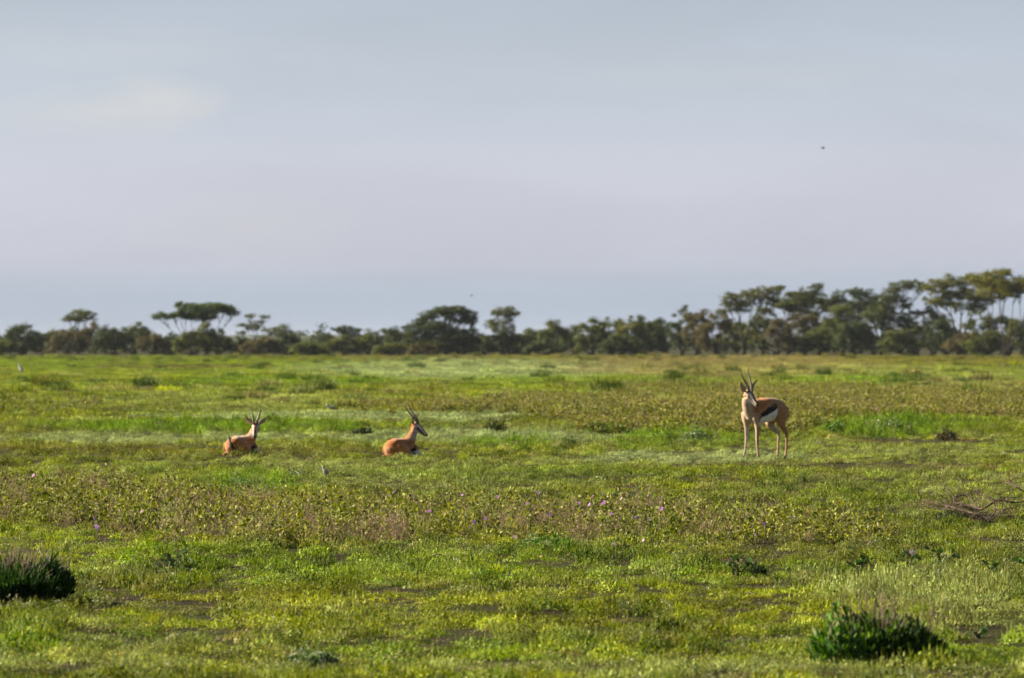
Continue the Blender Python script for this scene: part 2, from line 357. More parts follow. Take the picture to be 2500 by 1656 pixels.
def proto_join(protos):
    V = []; Fq = []; A = dict(fcol=[], fmix=[], frnd=[]); pid = []; o = 0
    for k, L in enumerate(protos):
        v, f, a = L.arrays(); V.append(v); Fq.append(f + o); o += len(v); pid.append(np.full(len(v), k))
        for q in A: A[q].append(a[q])
    return np.concatenate(V), np.concatenate(Fq), {q: np.concatenate(A[q]) for q in A}, np.concatenate(pid)
def scatter(name, label, protos, P, rot, scl, tint, material=None):
    """ONE object: the first islands are the plant shapes, the loose points are where geometry nodes put them"""
    V, Fq, A, pid = proto_join(protos); nv = len(V); n = len(P); K_ = len(protos)
    me = bpy.data.meshes.new(name)
    me.vertices.add(nv + n); me.vertices.foreach_set('co', np.concatenate([V, P]).astype(np.float32).ravel())
    nf = len(Fq); me.loops.add(nf * 4); me.loops.foreach_set('vertex_index', Fq.astype(np.int32).ravel())
    me.polygons.add(nf); me.polygons.foreach_set('loop_start', np.arange(0, nf * 4, 4, dtype=np.int32)); me.update(calc_edges=True)
    for k2, v in A.items():
        v = v.astype(np.float32)
        if v.ndim == 2: a = me.attributes.new(k2, 'FLOAT_VECTOR', 'FACE'); a.data.foreach_set('vector', v.ravel())
        else: a = me.attributes.new(k2, 'FLOAT', 'FACE'); a.data.foreach_set('value', v)
    def pa(nm, typ, vals, key):
        a = me.attributes.new(nm, typ, 'POINT'); a.data.foreach_set(key, vals.ravel())
    pa('pid', 'INT', np.concatenate([pid, np.full(n, -1)]).astype(np.int32), 'value')
    pa('vid', 'INT', np.concatenate([np.zeros(nv), rng.integers(0, K_, n)]).astype(np.int32), 'value')
    z3 = np.zeros((nv, 3))
    pa('rot', 'FLOAT_VECTOR', np.concatenate([z3, rot]).astype(np.float32), 'vector')
    pa('scl', 'FLOAT_VECTOR', np.concatenate([z3 + 1, scl]).astype(np.float32), 'vector')
    pa('tint', 'FLOAT_VECTOR', np.concatenate([z3, tint]).astype(np.float32), 'vector')
    me.update()
    o = new_obj(name, me, material or M_PLANT)
    ng = bpy.data.node_groups.new(name + '_scatter', 'GeometryNodeTree')
    ng.interface.new_socket('Geometry', in_out='INPUT', socket_type='NodeSocketGeometry'); ng.interface.new_socket('Geometry', in_out='OUTPUT', socket_type='NodeSocketGeometry')
    gn, gl = ng.nodes, ng.links
    gi = gn.new('NodeGroupInput'); go = gn.new('NodeGroupOutput')
    def named(nm, dt):
        q = gn.new('GeometryNodeInputNamedAttribute'); q.data_type = dt; q.inputs['Name'].default_value = nm
        return [s for s in q.outputs if s.enabled and s.name == 'Attribute'][0]
    pidn = named('pid', 'INT'); geo = gi.outputs[0]
    def sel(v):
        c = gn.new('FunctionNodeCompare'); c.data_type = 'INT'; c.operation = 'EQUAL'; gl.new(pidn, c.inputs[2]); c.inputs[3].default_value = v
        s = gn.new('GeometryNodeSeparateGeometry'); s.domain = 'POINT'; gl.new(geo, s.inputs[0]); gl.new(c.outputs[0], s.inputs[1]); return s.outputs[0]
    jn = gn.new('GeometryNodeJoinGeometry')
    for k in range(K_):
        g2 = gn.new('GeometryNodeGeometryToInstance'); gl.new(sel(k), g2.inputs[0]); gl.new(g2.outputs[0], jn.inputs[0])
    ip = gn.new('GeometryNodeInstanceOnPoints'); gl.new(sel(-1), ip.inputs['Points']); gl.new(jn.outputs[0], ip.inputs['Instance'])
    ip.inputs['Pick Instance'].default_value = True; gl.new(named('vid', 'INT'), ip.inputs['Instance Index'])
    er = gn.new('FunctionNodeEulerToRotation'); gl.new(named('rot', 'FLOAT_VECTOR'), er.inputs[0]); gl.new(er.outputs[0], ip.inputs['Rotation'])
    gl.new(named('scl', 'FLOAT_VECTOR'), ip.inputs['Scale']); gl.new(ip.outputs[0], go.inputs[0])
    md = o.modifiers.new('scatter', 'NODES'); md.node_group = ng
    return tag(o, label, None, None, 'stuff')

def disk(n, r, R=None, p=0.5):
    a = rng.random(n) * 2 * math.pi; q = r * rng.random(n) ** p
    return np.stack([q * np.cos(a), q * np.sin(a)], -1)
def up_dirs(n, spread):
    d = rng.normal(size=(n, 3)) * spread; d[:, 2] = np.abs(d[:, 2]) * 0.3 + 1; return unit(d)

def p_mat(n=125, r=0.075, h=0.034, ls=0.0105):
    L = Leaves(); xy = disk(n, r); bump = 1 - (np.hypot(xy[:, 0], xy[:, 1]) / r) ** 2 * 0.8
    z = h * bump * (0.25 + 0.75 * rng.random(n)); b = np.column_stack([xy, z])
    d = rng.normal(size=(n, 3)); d[:, 2] = np.abs(d[:, 2]) * 0.7 + 0.15
    dome = np.column_stack([xy / r * 1.3, np.full(n, 0.75)])
    L.add(b, d, ls * (0.6 + 0.9 * rng.random(n)), ls * 0.55, nrm=dome, nk=.5)
    k = n // 4; xy = disk(k, r)
    L.add(np.column_stack([xy, np.zeros(k)]), up_dirs(k, 0.5), h * (0.7 + 0.8 * rng.random(k)), 0.0022)
    k = n // 14; xy = disk(k, r); d = rng.normal(size=(k, 3)); d[:, 2] = abs(d[:, 2]) * .4
    L.add(np.column_stack([xy, h * 0.6 * rng.random(k)]), d, 0.014, 0.0035, (0.22, 0.17, 0.10), 0.8)
    return L
def p_tuft(n=110, r=0.07, h=0.06):
    L = Leaves(); xy = disk(n, r)
    d = up_dirs(n, 0.35); d[:, :2] += xy / r * 0.45
    L.add(np.column_stack([xy * 0.6, np.zeros(n)]), d, h * (0.45 + 0.7 * rng.random(n)), 0.0032, wide=0.35)
    k = n // 8; L.add(np.column_stack([disk(k, r), np.zeros(k)]), up_dirs(k, 0.5), h * 0.9, 0.0025, (0.26, 0.20, 0.11), 0.85)
    return L
def p_feather(nst=16, r=0.09, h=0.09, white=6):
    L = Leaves()
    for i in range(nst):
        b = np.append(disk(1, r * 0.6)[0], 0); d = up_dirs(1, 0.35)[0]; d[:2] += b[:2] / r * 0.5; d = d / np.linalg.norm(d)
        hh = h * (0.55 + 0.5 * rng.random()); L.line(b, b + d * hh, 0.0022, (0.12, 0.13, 0.06))
        k = 26; t = 0.15 + 0.85 * rng.random(k); bb = b + d * hh * t[:, None]; ld = rng.normal(size=(k, 3)); ld[:, 2] = ld[:, 2] * .5 + .35
        L.add(bb, ld, 0.014 * (0.6 + 0.6 * rng.random(k)), 0.0035)
        if i < white:
            q = b + d * hh + rng.normal(size=(5, 3)) * 0.004; L.add(q, rng.normal(size=(5, 3)), 0.008, 0.006, (0.55, 0.52, 0.42), 0.9)
    return L
def p_broad(h=0.17, nst=4, leaf=0.034):
    L = Leaves()
    for i in range(nst):
        b = np.append(disk(1, 0.045)[0], 0); d = up_dirs(1, 0.28)[0]; hh = h * (0.55 + 0.5 * rng.random())
        bend = rng.normal(size=3) * 0.25; m1 = b + d * hh * 0.5; tp = m1 + unit(d + bend) * hh * 0.5
        L.line(b, m1, 0.0035, (0.17, 0.13, 0.08)); L.line(m1, tp, 0.003, (0.15, 0.14, 0.06))
        k = 11; t = 0.15 + 0.85 * rng.random(k); bb = b + (tp - b) * t[:, None]
        ld = rng.normal(size=(k, 3)); ld[:, 2] = ld[:, 2] * 0.6 + 0.35
        L.add(bb, ld, leaf * (0.55 + 0.6 * rng.random(k)), leaf * 0.42, wide=0.5)
        q = 3; ld = rng.normal(size=(q, 3)); L.add(b + (tp - b) * rng.random(q)[:, None], ld, leaf * 0.8, leaf * 0.4, (0.30, 0.29, 0.12), 0.9, wide=0.5)
    return L
def p_dry(h=0.20, nst=9):
    L = Leaves(); c = np.array((0.25, 0.18, 0.125))
    for i in range(nst):
        b = np.append(disk(1, 0.05)[0], 0); d = up_dirs(1, 0.35)[0]; hh = h * (0.4 + 0.6 * rng.random()); p = b
        for s_ in range(3):
            d = unit(d + rng.normal(size=3) * 0.22); q = p + d * hh / 3; L.line(p, q, 0.0030 - 0.0006 * s_, c * (0.8 + 0.4 * rng.random()))
            if s_: 
                e = unit(d + rng.normal(size=3) * 0.7); L.line(p, p + e * hh * 0.3, 0.0018, c * (0.8 + 0.4 * rng.random()))
            p = q
        L.add(p[None], d[None], 0.012, 0.005, (0.36, 0.30, 0.2), 1.0)
    return L
def p_far(n=260, r=0.45, h=0.10, w=0.012):
    L = Leaves(); xy = disk(n, r); d = up_dirs(n, 0.5)
    L.add(np.column_stack([xy, np.zeros(n)]), d, h * (0.35 + 0.75 * rng.random(n)), w, wide=0.5)
    k = n // 2; xy = disk(k, r); d = rng.normal(size=(k, 3)); d[:, 2] = abs(d[:, 2])
    L.add(np.column_stack([xy, h * 0.5 * rng.random(k)]), d, h * 0.35, w * 1.6, wide=0.5)
    return L

def field(D0, D1, per_m2, mx, power=0.0):
    """points over the part of the plain the camera can see (with a margin); more of them near"""
    out_ = []
    edges = np.geomspace(D0, D1, 12)
    for a, b in zip(edges[:-1], edges[1:]):
        hw = 0.125 * b + mx; dens = per_m2 * ((a + b) / 2 / D0) ** (-power); n = int(dens * 2 * hw * (b - a))
        out_.append(np.column_stack([rng.uniform(-hw, hw, n), rng.uniform(a, b, n)]))
    return np.concatenate(out_)
def pxpy(XD): return CX + XD[:, 0] / XD[:, 1] * F, HY + CAMH * F / XD[:, 1]
def place(XD, sink=0.0):
    z = gz(XD[:, 0], XD[:, 1]) - sink; return np.column_stack([XD, z])
def rots(n, tilt=0.12): return np.column_stack([rng.normal(size=n) * tilt, rng.normal(size=n) * tilt, rng.random(n) * 6.283])
def s3(h, base=1.0): return np.column_stack([base * np.ones_like(h), base * np.ones_like(h), h])

# creeping mat plants, near and middle ground
XD = field(12.5, 75, 92, 1.6, 0.75); px, py = pxpy(XD); tint, h, dens = zone(px, py, *XD.T)
keep = rng.random(len(XD)) < dens; XD, tint, h = XD[keep], tint[keep], h[keep]; n = len(XD)
g_ = (XD[:, 1] / 20) ** 0.35
scatter('creeping_herbs', 'low creeping green herbs covering the plain', [p_mat() for _ in range(7)], place(XD, 0.004), rots(n, .06), s3(h * 1.15 * g_, 1.0) * (0.6 + 0.8 * rng.random(n))[:, None], tint)
# litter on the bare soil
XD = field(12.5, 60, 34, 1.0, 0.8); n = len(XD)
def p_litter():
    L = Leaves(); k = 26; xy = disk(k, .09); d = rng.normal(size=(k, 3)); d[:, 2] *= .25
    L.add(np.column_stack([xy, .002 + .007 * rng.random(k)]), d, .006 + .016 * rng.random(k), .0035, (.20, .15, .09), 1.0, nrm=np.tile((0, 0, 1.), (k, 1)), nk=.5)
    L.c[-1] = np.array((.20, .15, .09)) * rng.uniform(.3, 1.5, (k, 1)); return L
scatter('ground_litter', 'dry leaf bits and crumbs lying on the bare soil', [p_litter() for _ in range(5)], place(XD), rots(n, .05), s3(np.ones(n)), np.ones((n, 3)) * .1)
# short grass tufts
XD = field(12.5, 90, 13, 1.6, 0.7); px, py = pxpy(XD); tint, h, dens = zone(px, py, *XD.T)
keep = rng.random(len(XD)) < dens * np.clip(vnoise(XD[:, 0] / 0.9, XD[:, 1] / 1.5, 7, 2) * 2 - 0.5, 0.1, 1); XD, tint, h = XD[keep], tint[keep], h[keep]; n = len(XD)
scatter('short_grass', 'short green grass tufts among the creeping herbs', [p_tuft() for _ in range(5)], place(XD), rots(n, .1), s3(h * 0.8, 1.0) * (0.6 + 0.6 * rng.random(n))[:, None], tint * 1.05)
# feathery pale herbs in patches
XD = field(12.5, 80, 9, 1.6, 0.5); px, py = pxpy(XD); tint, h, dens = zone(px, py, *XD.T)
wf = np.clip((vnoise(XD[:, 0] / 0.7 + 3, XD[:, 1] / 1.4, 0, 3) - 0.56) * 7, 0, 1)
for cx, cy, rx, ry in ((2330, 1450, 230, 45), (590, 1185, 90, 22), (1230, 1082, 120, 12), (1640, 1080, 100, 20), (2140, 1060, 130, 18), (820, 1590, 60, 20), (1560, 1380, 300, 30), (2450, 1330, 120, 60), (1450, 1350, 160, 20)):
    wf = np.maximum(wf, np.clip(1.6 - ((px - cx) / rx) ** 2 - ((py - cy) / ry) ** 2, 0, 1))
keep = rng.random(len(XD)) < wf * 0.85; XD, tint, h = XD[keep], tint[keep], h[keep]; n = len(XD)
tint = tint * 0.5 + np.array(S) * 0.5
scatter('feathery_herbs', 'pale feathery herbs with tiny white flower heads', [p_feather(white=w) for w in (0, 2, 5, 0)], place(XD), rots(n, .1), s3(h * 0.75, 0.9), tint)

# taller leafy strip across the middle, and the belt behind the standing animal
def belt_w(px, py):
    top = np.interp(px, [-400, 0, 300, 500, 700, 1000, 1500, 1900, 2000, 2150], [1180, 1180, 1190, 1220, 1238, 1242, 1250, 1270, 1285, 1300])
    bot = np.interp(px, [-400, 0, 250, 420, 700, 1000, 1300, 1500, 1800, 2050, 2150], [1300, 1300, 1310, 1335, 1345, 1345, 1350, 1352, 1345, 1345, 1340])
    w = np.clip((py - top) / 10, 0, 1) * np.clip((bot - py) / 8, 0, 1) * np.clip((2250 - px) / 420, 0, 1)
    return w
XD = field(20, 40, 85, 1.6, 0.0); px, py = pxpy(XD)
jy = (vnoise(XD[:, 0] / 0.6, XD[:, 1] / 3, 2, 2) - 0.5) * 36
wb = belt_w(px, py + jy); cl = np.clip(vnoise(XD[:, 0] / 0.45, XD[:, 1] / 0.9, 6, 2) * 2.3 - 0.45, 0.15, 1)
keep = rng.random(len(XD)) < wb * cl; A_ = XD[keep]; n = len(A_)
hv = 0.55 + 1.2 * vnoise(A_[:, 0] / 0.4, A_[:, 1] / 0.8, 1, 2)
gb = vnoise(A_[:, 0] / 0.8, A_[:, 1], 3, 2)[:, None]
tint = np.array((0.095, 0.145, 0.012)) * (1 - gb) + np.array((0.20, 0.215, 0.030)) * gb
tint = tint * (0.7 + 0.6 * rng.random((n, 1)))
dr = rng.random(n) < 0.50 + 0.45 * (vnoise(A_[:, 0] / 0.7, A_[:, 1] / 1.2, 5, 2) - .5) * 2
scatter('leafy_herbs', 'knee-low leafy herbs in a strip across the middle of the plain', [p_broad() for _ in range(6)], place(A_[~dr]), rots((~dr).sum(), .12), s3(hv[~dr], 1.0) * (0.65 + 0.4 * rng.random((~dr).sum()))[:, None], tint[~dr])
scatter('dry_stalks', 'bare tan dry stalks standing among the leafy herbs', [p_dry() for _ in range(6)], place(A_[dr]), rots(dr.sum(), .12), s3(hv[dr], 1.0) * (0.65 + 0.4 * rng.random(dr.sum()))[:, None], tint[dr])
# belt behind
XD = field(44, 110, 20, 2.5, 0.0); px, py = pxpy(XD)
def belt2(px, py):
    top = np.interp(px, [900, 1000, 1200, 1500, 1800, 2100, 2600], [1010, 985, 975, 968, 960, 962, 965])
    bot = np.interp(px, [900, 1000, 1150, 1350, 1500, 1750, 1950, 2050, 2250, 2600], [1000, 998, 1015, 1040, 1066, 1074, 1072, 1030, 1028, 1040])
    w = np.clip((py - top) / 8, 0, 1) * np.clip((bot - py) / 5, 0, 1) * np.clip((px - 1120) / 300, 0.0, 1)
    w2 = 0.75 * np.clip(1.4 - ((px - 1150) / 350) ** 2 - ((py - 1000) / 14) ** 2, 0, 1)
    w3 = 0.45 * np.clip(1.4 - ((px - 1750) / 420) ** 2 - ((py - 935) / 32) ** 2, 0, 1)
    w4 = 0.06 * np.clip(1.4 - ((px - 60) / 260) ** 2 - ((py - 1000) / 26) ** 2, 0, 1)
    return np.maximum.reduce([w, w2 * 0.6, w3, w4])
jy = (vnoise(XD[:, 0] / 1.2, XD[:, 1] / 8, 2, 2) - 0.5) * 20
keep = rng.random(len(XD)) < belt2(px, py + jy) * np.clip(vnoise(XD[:, 0] / 0.9, XD[:, 1] / 3, 6, 2) * 2.2 - 0.35, 0.2, 1)
A_ = XD[keep]; n = len(A_); hv = 0.8 + 0.7 * vnoise(A_[:, 0] / 0.9, A_[:, 1] / 2, 1, 2)
gb = vnoise(A_[:, 0] / 1.2, A_[:, 1] / 3, 3, 2)[:, None]
tint = (np.array((0.095, 0.135, 0.014)) * (1 - gb) + np.array((0.23, 0.22, 0.035)) * gb) * (0.7 + 0.6 * rng.random((n, 1)))
dr = rng.random(n) < 0.38
scatter('far_leafy_herbs', 'taller olive herbs in the belt behind the standing antelope', [p_broad(0.19, 6, 0.045) for _ in range(5)], place(A_[~dr]), rots((~dr).sum(), .1), s3(hv[~dr], 1.15), tint[~dr])
scatter('far_dry_stalks', 'tan dry stalks in the belt behind the standing antelope', [p_dry(0.21, 9) for _ in range(5)], place(A_[dr]), rots(dr.sum(), .1), s3(hv[dr], 1.25), tint[dr])

# far grassland out to the trees
XD = field(58, 398, 7.5, 4.0, 0.85); px, py = pxpy(XD); tint, h, dens = zone(px, py, *XD.T)
keep = rng.random(len(XD)) < np.clip((XD[:, 1] - 56) / 20, 0, 1); XD, tint, h = XD[keep], tint[keep], h[keep]; n = len(XD)
gr = (XD[:, 1] / 60) ** 0.35
edge = 1 - 0.75 * np.clip((XD[:, 1] - 230) / 150, 0, 1) * (0.3 + vnoise(XD[:, 0] / 4.0, XD[:, 1] / 20, 2, 2))
scatter('far_grass', 'sunlit green grass stretching away to the tree line', [p_far() for _ in range(6)], place(XD), rots(n, .04), s3(h * gr * edge * 0.62, 1.0 + 0.0 * gr) * (0.75 + 0.5 * rng.random(n))[:, None], tint)
# taller clumps in the far grass
XD = field(75, 380, 0.45, 4.0, 0.6); px, py = pxpy(XD); tint, h, dens = zone(px, py, *XD.T); keep = rng.random(len(XD)) < 0.55 * np.clip(vnoise(XD[:, 0] / 6, XD[:, 1] / 18, 5, 2) * 2.6 - 0.8, 0.05, 1)
XD, tint, h = XD[keep], tint[keep], h[keep]; n = len(XD)
tint = np.where((rng.random(n) < 0.45)[:, None], tint * 0.4 + np.array(K) * 0.6, np.where((rng.random(n) < .5)[:, None], tint * .5 + np.array(T) * .5, tint))
scatter('far_tufts', 'taller darker and straw coloured tufts scattered in the far grass', [p_far(200, 0.28, 0.26, 0.016) for _ in range(5)], place(XD), rots(n, .06), s3(h * 0.75, 0.9) * (0.7 + 0.7 * rng.random(n))[:, None], tint)
#@@PART2
# ------------------------------------------------------------------ trees
def leaf_cloud(L, c, r, n, size, color, var=0.25, cl=0.38, R=rng, flat=False):
    """clusters of leaves spread through an ellipsoid, biased to its shell"""
    c = np.asarray(c, float); r = np.asarray(r, float)
    nc = max(3, int(n / 26)); u = unit(R.normal(size=(nc, 3))); rad = R.random(nc) ** 0.38
    cc = c + u * r * rad[:, None] * (0.85 + 0.3 * R.random((nc, 1)))
    if flat: cc[:, 2] += 0.25 * r[2] * (R.random(nc) - 0.2)
    shade = 1 + var * (R.random(nc) - 0.5) * 2
    hue = R.random(nc)
    k = R.integers(0, nc, n); sc = np.minimum(cl, r.min() * 0.9 + 0.06)
    p = cc[k] + R.normal(size=(n, 3)) * np.array([sc, sc, sc * (0.35 if flat else 0.6)]) * 0.62
    col = np.asarray(color)[None] * shade[k][:, None]
    col = col * (1 - 0.25 * hue[k][:, None]) + np.array((0.070, 0.062, 0.022)) * 0.22 * hue[k][:, None]
    d = R.normal(size=(n, 3)); d[:, 2] *= 0.6
    outw = unit((p - cc[k]) / (sc * np.array([1, 1, .5]))) + 0.5 * unit((p - c) / r) + np.array((0, 0, .25))
    L.add(p, d, size * (0.6 + 0.7 * R.random(n)), size * 0.62, color=(0, 0, 0), mix=1.0, wide=0.5, R=R, nrm=outw, nk=.45)
    L.c[-1] = col

REG = dict(L=(0, 640, 2.818), M=(780, 700, 2.818), R=(1600, 620, 2.63))
def tree(reg, D, basex, pads, label, color=(0.050, 0.068, 0.020), trunks=1, fork=0.35, kind='acacia', seed=0, dens=1.0, cat='tree', leaf=0.15, group='umbrella acacias along the horizon'):
    """pads: (x, y, rx, ry) read off the picture, turned into metres at the tree's own distance"""
    R = np.random.default_rng(1000 + seed); ox, oy, z = REG[reg]; m = D / F
    bx = wX(ox + basex / z, D); g = gz1(bx, D); root = thing('acacia_tree' if kind == 'acacia' else 'thorn_tree', (bx, D, g), label, cat, group)
    L = Leaves(); P = []
    for (x, y, rx, ry) in pads:
        cx = wX(ox + x / z, D) - bx; cz = wZ(oy + y / z, D) - g; rr = rx / z * m; rz = ry / z * m
        cy = R.uniform(-0.45, 0.45) * min(rr * 1.6, 2.5); P.append((cx, cy, cz, rr, rz))
        area = rr * max(rr * 0.85, 0.6) * 3.14
        n = int(dens * (400 * area * min(1.0, 0.45 + rz)) ) + 80; rr *= (1.26 if reg == 'R' else 1.14); rz *= (1.42 if reg == 'R' else 1.2)
        leaf_cloud(L, (cx, cy, cz), (rr, max(rr * 0.85, 0.5), rz), int(n * .8), leaf, color, cl=0.34, R=R, flat=ry < rx * 0.6)
        for q in range(7):
            fx = R.uniform(-1.05, 1.05); leaf_cloud(L, (cx + rr * fx, cy + rr * R.uniform(-.6, .6), cz + rz * R.uniform(-1.1, .95)), (rr * R.uniform(.14, .36), rr * R.uniform(.2, .4), max(rz * .3, .12)), int(n * .10), leaf, color, cl=0.22, R=R)
    H = max(p[2] for p in P)
    tr = []; br = []
    fz = H * fork; lean = R.normal() * 0.15
    starts = []
    for t in range(trunks):
        off = (t - (trunks - 1) / 2) * 0.35; fx = off * 2.6 + lean
        pts = smooth_path([(off * 0.5, R.normal() * .1, -0.1), (off + lean * .4, R.normal() * .12, fz * 0.5), (fx, R.normal() * .2, fz)], 7)
        r0 = 0.16 * (H / 7) ** 0.8 / (trunks ** 0.35); tr.append(tube(pts, np.linspace(r0, r0 * 0.62, 7), 7)); starts.append((pts[-1], r0 * 0.6))
    for (cx, cy, cz, rr, rz) in P:
        s, r0 = min(starts, key=lambda q: abs(q[0][0] - cx)); e = np.array((cx, cy, cz - rz * 0.3))
        mid = s * 0.5 + e * 0.5 + np.array((0.12 * (cx - s[0]), 0, -0.10 * abs(cx - s[0]) + 0.05)) + R.normal(size=3) * 0.12
        path = smooth_path([s, mid, e], 8); parts = [tube(path, np.linspace(r0 * 0.60, 0.02, 8), 5)]
        for q in range(6):
            a = path[4 + q % 3]; ee = np.array((cx, cy, cz)) + unit(R.normal(size=3)) * np.array((rr * 0.8, rr * 0.7, rz * 0.4))
            parts.append(tube(smooth_path([a, a * 0.5 + ee * 0.5 + R.normal(size=3) * 0.1, ee], 5), np.linspace(0.035, 0.012, 5), 4))
        br.append(join(parts))
    v, f = join(tr); new_obj('trunk', mesh_from('trunk', v, f, True), M_BARK, root)
    for v, f in br: new_obj('branch', mesh_from('branch', v, f, True), M_BARK, root)
    new_obj('crown', L.mesh('crown'), M_TREE, root)
    return root
def bush(reg, D, x, ytop, w, label, color=(0.048, 0.060, 0.022), seed=0, dens=1.0, name='bush', cat='bush', group='thorn bushes along the tree line', shape=1.0):
    R = np.random.default_rng(3000 + seed); ox, oy, z = REG[reg]; m = D / F
    bx = wX(ox + x / z, D); g = gz1(bx, D); H = (wZ(oy + ytop / z, D) - g) * (1.27 if reg == 'R' else 1.10); W = w / z * m * (1.40 if reg == 'R' else 1.2)
    root = thing(name, (bx, D, g), label, cat, group); L = Leaves()
    nb = int(24 + 11 * W); stems = []
    for i in range(nb):
        a = R.uniform(-1, 1) if i % 5 else R.uniform(-1.15, 1.15); top = H * (1 - 0.40 * abs(a) ** 2.2) * R.uniform(0.70, 1.06) if i % 2 else H * R.uniform(0.30, 0.88) * (1 - 0.3 * abs(a))
        rr = W * R.uniform(0.09, 0.25) * shape; rz = min(H * R.uniform(0.07, 0.20), rr * 0.9); c = (a * W * 0.85, R.uniform(-0.6, 0.6) * W * 0.7, max(top - rz, rz * 0.6))
        leaf_cloud(L, c, (rr, rr * 0.9, rz), int(dens * 520 * rr * (rr + rz) * 1.0) + 60, 0.15, color, 0.35, 0.30, R)
        if i % 4 == 0: stems.append(tube(smooth_path([(R.normal() * .2, R.normal() * .2, -0.05), (c[0] * .4, c[1] * .4, c[2] * .55), c], 6), np.linspace(0.06, 0.02, 6), 5))
    v, f = join(stems); new_obj('stems', mesh_from('stems', v, f, True), M_BARK, root)
    new_obj('crown', L.mesh('crown'), M_TREE, root)
    return root
GD, GB, GO, GY = (0.046, 0.072, 0.018), (0.100, 0.090, 0.030), (0.090, 0.115, 0.022), (0.125, 0.14, 0.024)
def trees():
    t = tree
    t('L', 470, 540, [(480, 390, 50, 14), (560, 355, 62, 22), (600, 375, 48, 22), (530, 385, 60, 14)], 'small rounded umbrella tree rising above the bushes at the far left', GO, 1, .5, seed=1)
    t('L', 405, 1345, [(1115, 372, 58, 20), (1200, 368, 62, 22), (1290, 345, 90, 34), (1400, 335, 110, 40), (1480, 300, 80, 14), (1540, 325, 78, 20), (1605, 352, 42, 14), (1400, 385, 70, 24), (1232, 292, 20, 12), (1320, 305, 80, 16)],
      'wide flat-topped acacia, the only one standing clear against the sky on the left', (0.060, 0.105, 0.020), 3, .30, seed=2, dens=1.15)
    t('L', 520, 1745, [(1715, 370, 38, 9), (1815, 376, 34, 8), (1690, 432, 52, 11), (1765, 418, 44, 16), (1655, 486, 32, 8), (1730, 455, 45, 16)], 'thin layered acacia with see-through tiers right of the wide flat-topped one', GO, 1, .35, seed=3, dens=.6)
    t('L', 540, 1925, [(1860, 466, 52, 13), (1945, 452, 50, 22), (1900, 490, 60, 18), (1975, 480, 40, 20)], 'low sparse acacia beside the thin layered one', GO, 2, .3, seed=4, dens=.6)
    t('M', 520, 165, [(110, 292, 36, 9), (180, 283, 46, 12), (250, 300, 36, 10), (170, 310, 46, 12), (215, 330, 60, 16)], 'small flat-topped acacia just right of the gap with the blue hills', GD, 1, .4, seed=5)
    t('M', 415, 880, [(860, 168, 90, 22), (950, 170, 80, 24), (1025, 205, 50, 26), (765, 200, 66, 28), (700, 245, 56, 30), (900, 215, 36, 26), (1050, 245, 26, 22), (960, 238, 60, 12), (830, 262, 70, 18),
                     (660, 300, 60, 40), (740, 310, 70, 40), (860, 320, 90, 46), (960, 330, 80, 46), (1050, 350, 50, 46), (700, 390, 90, 50), (830, 400, 110, 54), (960, 410, 100, 50), (1050, 420, 50, 44), (640, 360, 50, 40)],
      'big round-headed tree with an arched crown in the middle of the tree line', GD, 3, .25, kind='thorn', seed=6, dens=1.5, group='broad trees of the tree line')
    t('M', 470, 1255, [(1285, 165, 60, 22), (1230, 180, 34, 16), (1340, 182, 32, 10), (1290, 195, 60, 18), (1205, 248, 52, 14), (1290, 250, 44, 20), (1180, 268, 36, 12), (1255, 290, 66, 26), (1320, 300, 36, 20)], 'narrow tree in two tiers standing alone right of the round-headed tree', GO, 1, .4, seed=7, dens=.75)
    t('R', 410, 570, [(500, 275, 62, 26), (560, 290, 70, 30), (470, 330, 50, 22), (620, 290, 50, 22), (640, 238, 45, 14), (715, 238, 78, 20), (790, 222, 40, 10), (700, 280, 60, 14), (430, 370, 42, 14), (740, 300, 36, 10), (530, 340, 60, 24)],
      'two-tiered acacia with a flat dark upper tier leaning right, leftmost of the tall trees', (0.095, 0.108, 0.026), 2, .45, seed=8, dens=.85)
    t('R', 430, 850, [(800, 325, 70, 14), (880, 300, 90, 32), (960, 290, 90, 32), (1010, 250, 60, 30), (1045, 212, 30, 13), (950, 340, 80, 26), (1080, 305, 80, 16), (1160, 265, 46, 24), (1170, 300, 40, 20), (880, 355, 70, 26), (870, 255, 34, 8)],
      'broad acacia bridging to a pale tuft on its right, second of the tall trees', (0.080, 0.104, 0.024), 1, .5, seed=9, dens=.95)
    t('R', 460, 1320, [(1305, 240, 58, 14), (1310, 262, 50, 12), (1250, 330, 70, 26), (1340, 310, 80, 32), (1420, 300, 70, 34), (1400, 350, 80, 34), (1280, 370, 70, 30)], 'acacia with a small separate flat cap on top, left of the dark-trunked tree', GD, 2, .45, seed=10, dens=.95)
    t('R', 415, 1450, [(1500, 270, 60, 30), (1545, 225, 56, 20), (1620, 198, 76, 17), (1700, 218, 60, 20), (1560, 295, 50, 16), (1620, 325, 40, 20), (1480, 330, 60, 40), (1460, 385, 80, 36), (1600, 410, 60, 26), (1650, 378, 44, 9), (1725, 376, 46, 8), (1600, 450, 70, 30), (1400, 400, 80, 40)],
      'dark-trunked acacia with a high arm arching right and a thin low branch', (0.065, 0.088, 0.022), 2, .5, seed=11, dens=.95)
    t('R', 400, 1950, [(1790, 212, 60, 22), (1880, 185, 80, 26), (1970, 178, 80, 28), (2070, 150, 60, 18), (1860, 262, 70, 26), (1940, 255, 80, 30), (2040, 265, 90, 34), (1790, 300, 60, 14), (1850, 320, 60, 22), (2080, 320, 70, 30), (1990, 330, 70, 26)],
      'tall yellowish-green acacia with slim forked trunks left of the rightmost tree', (0.115, 0.130, 0.018), 3, .50, seed=12, dens=.9)
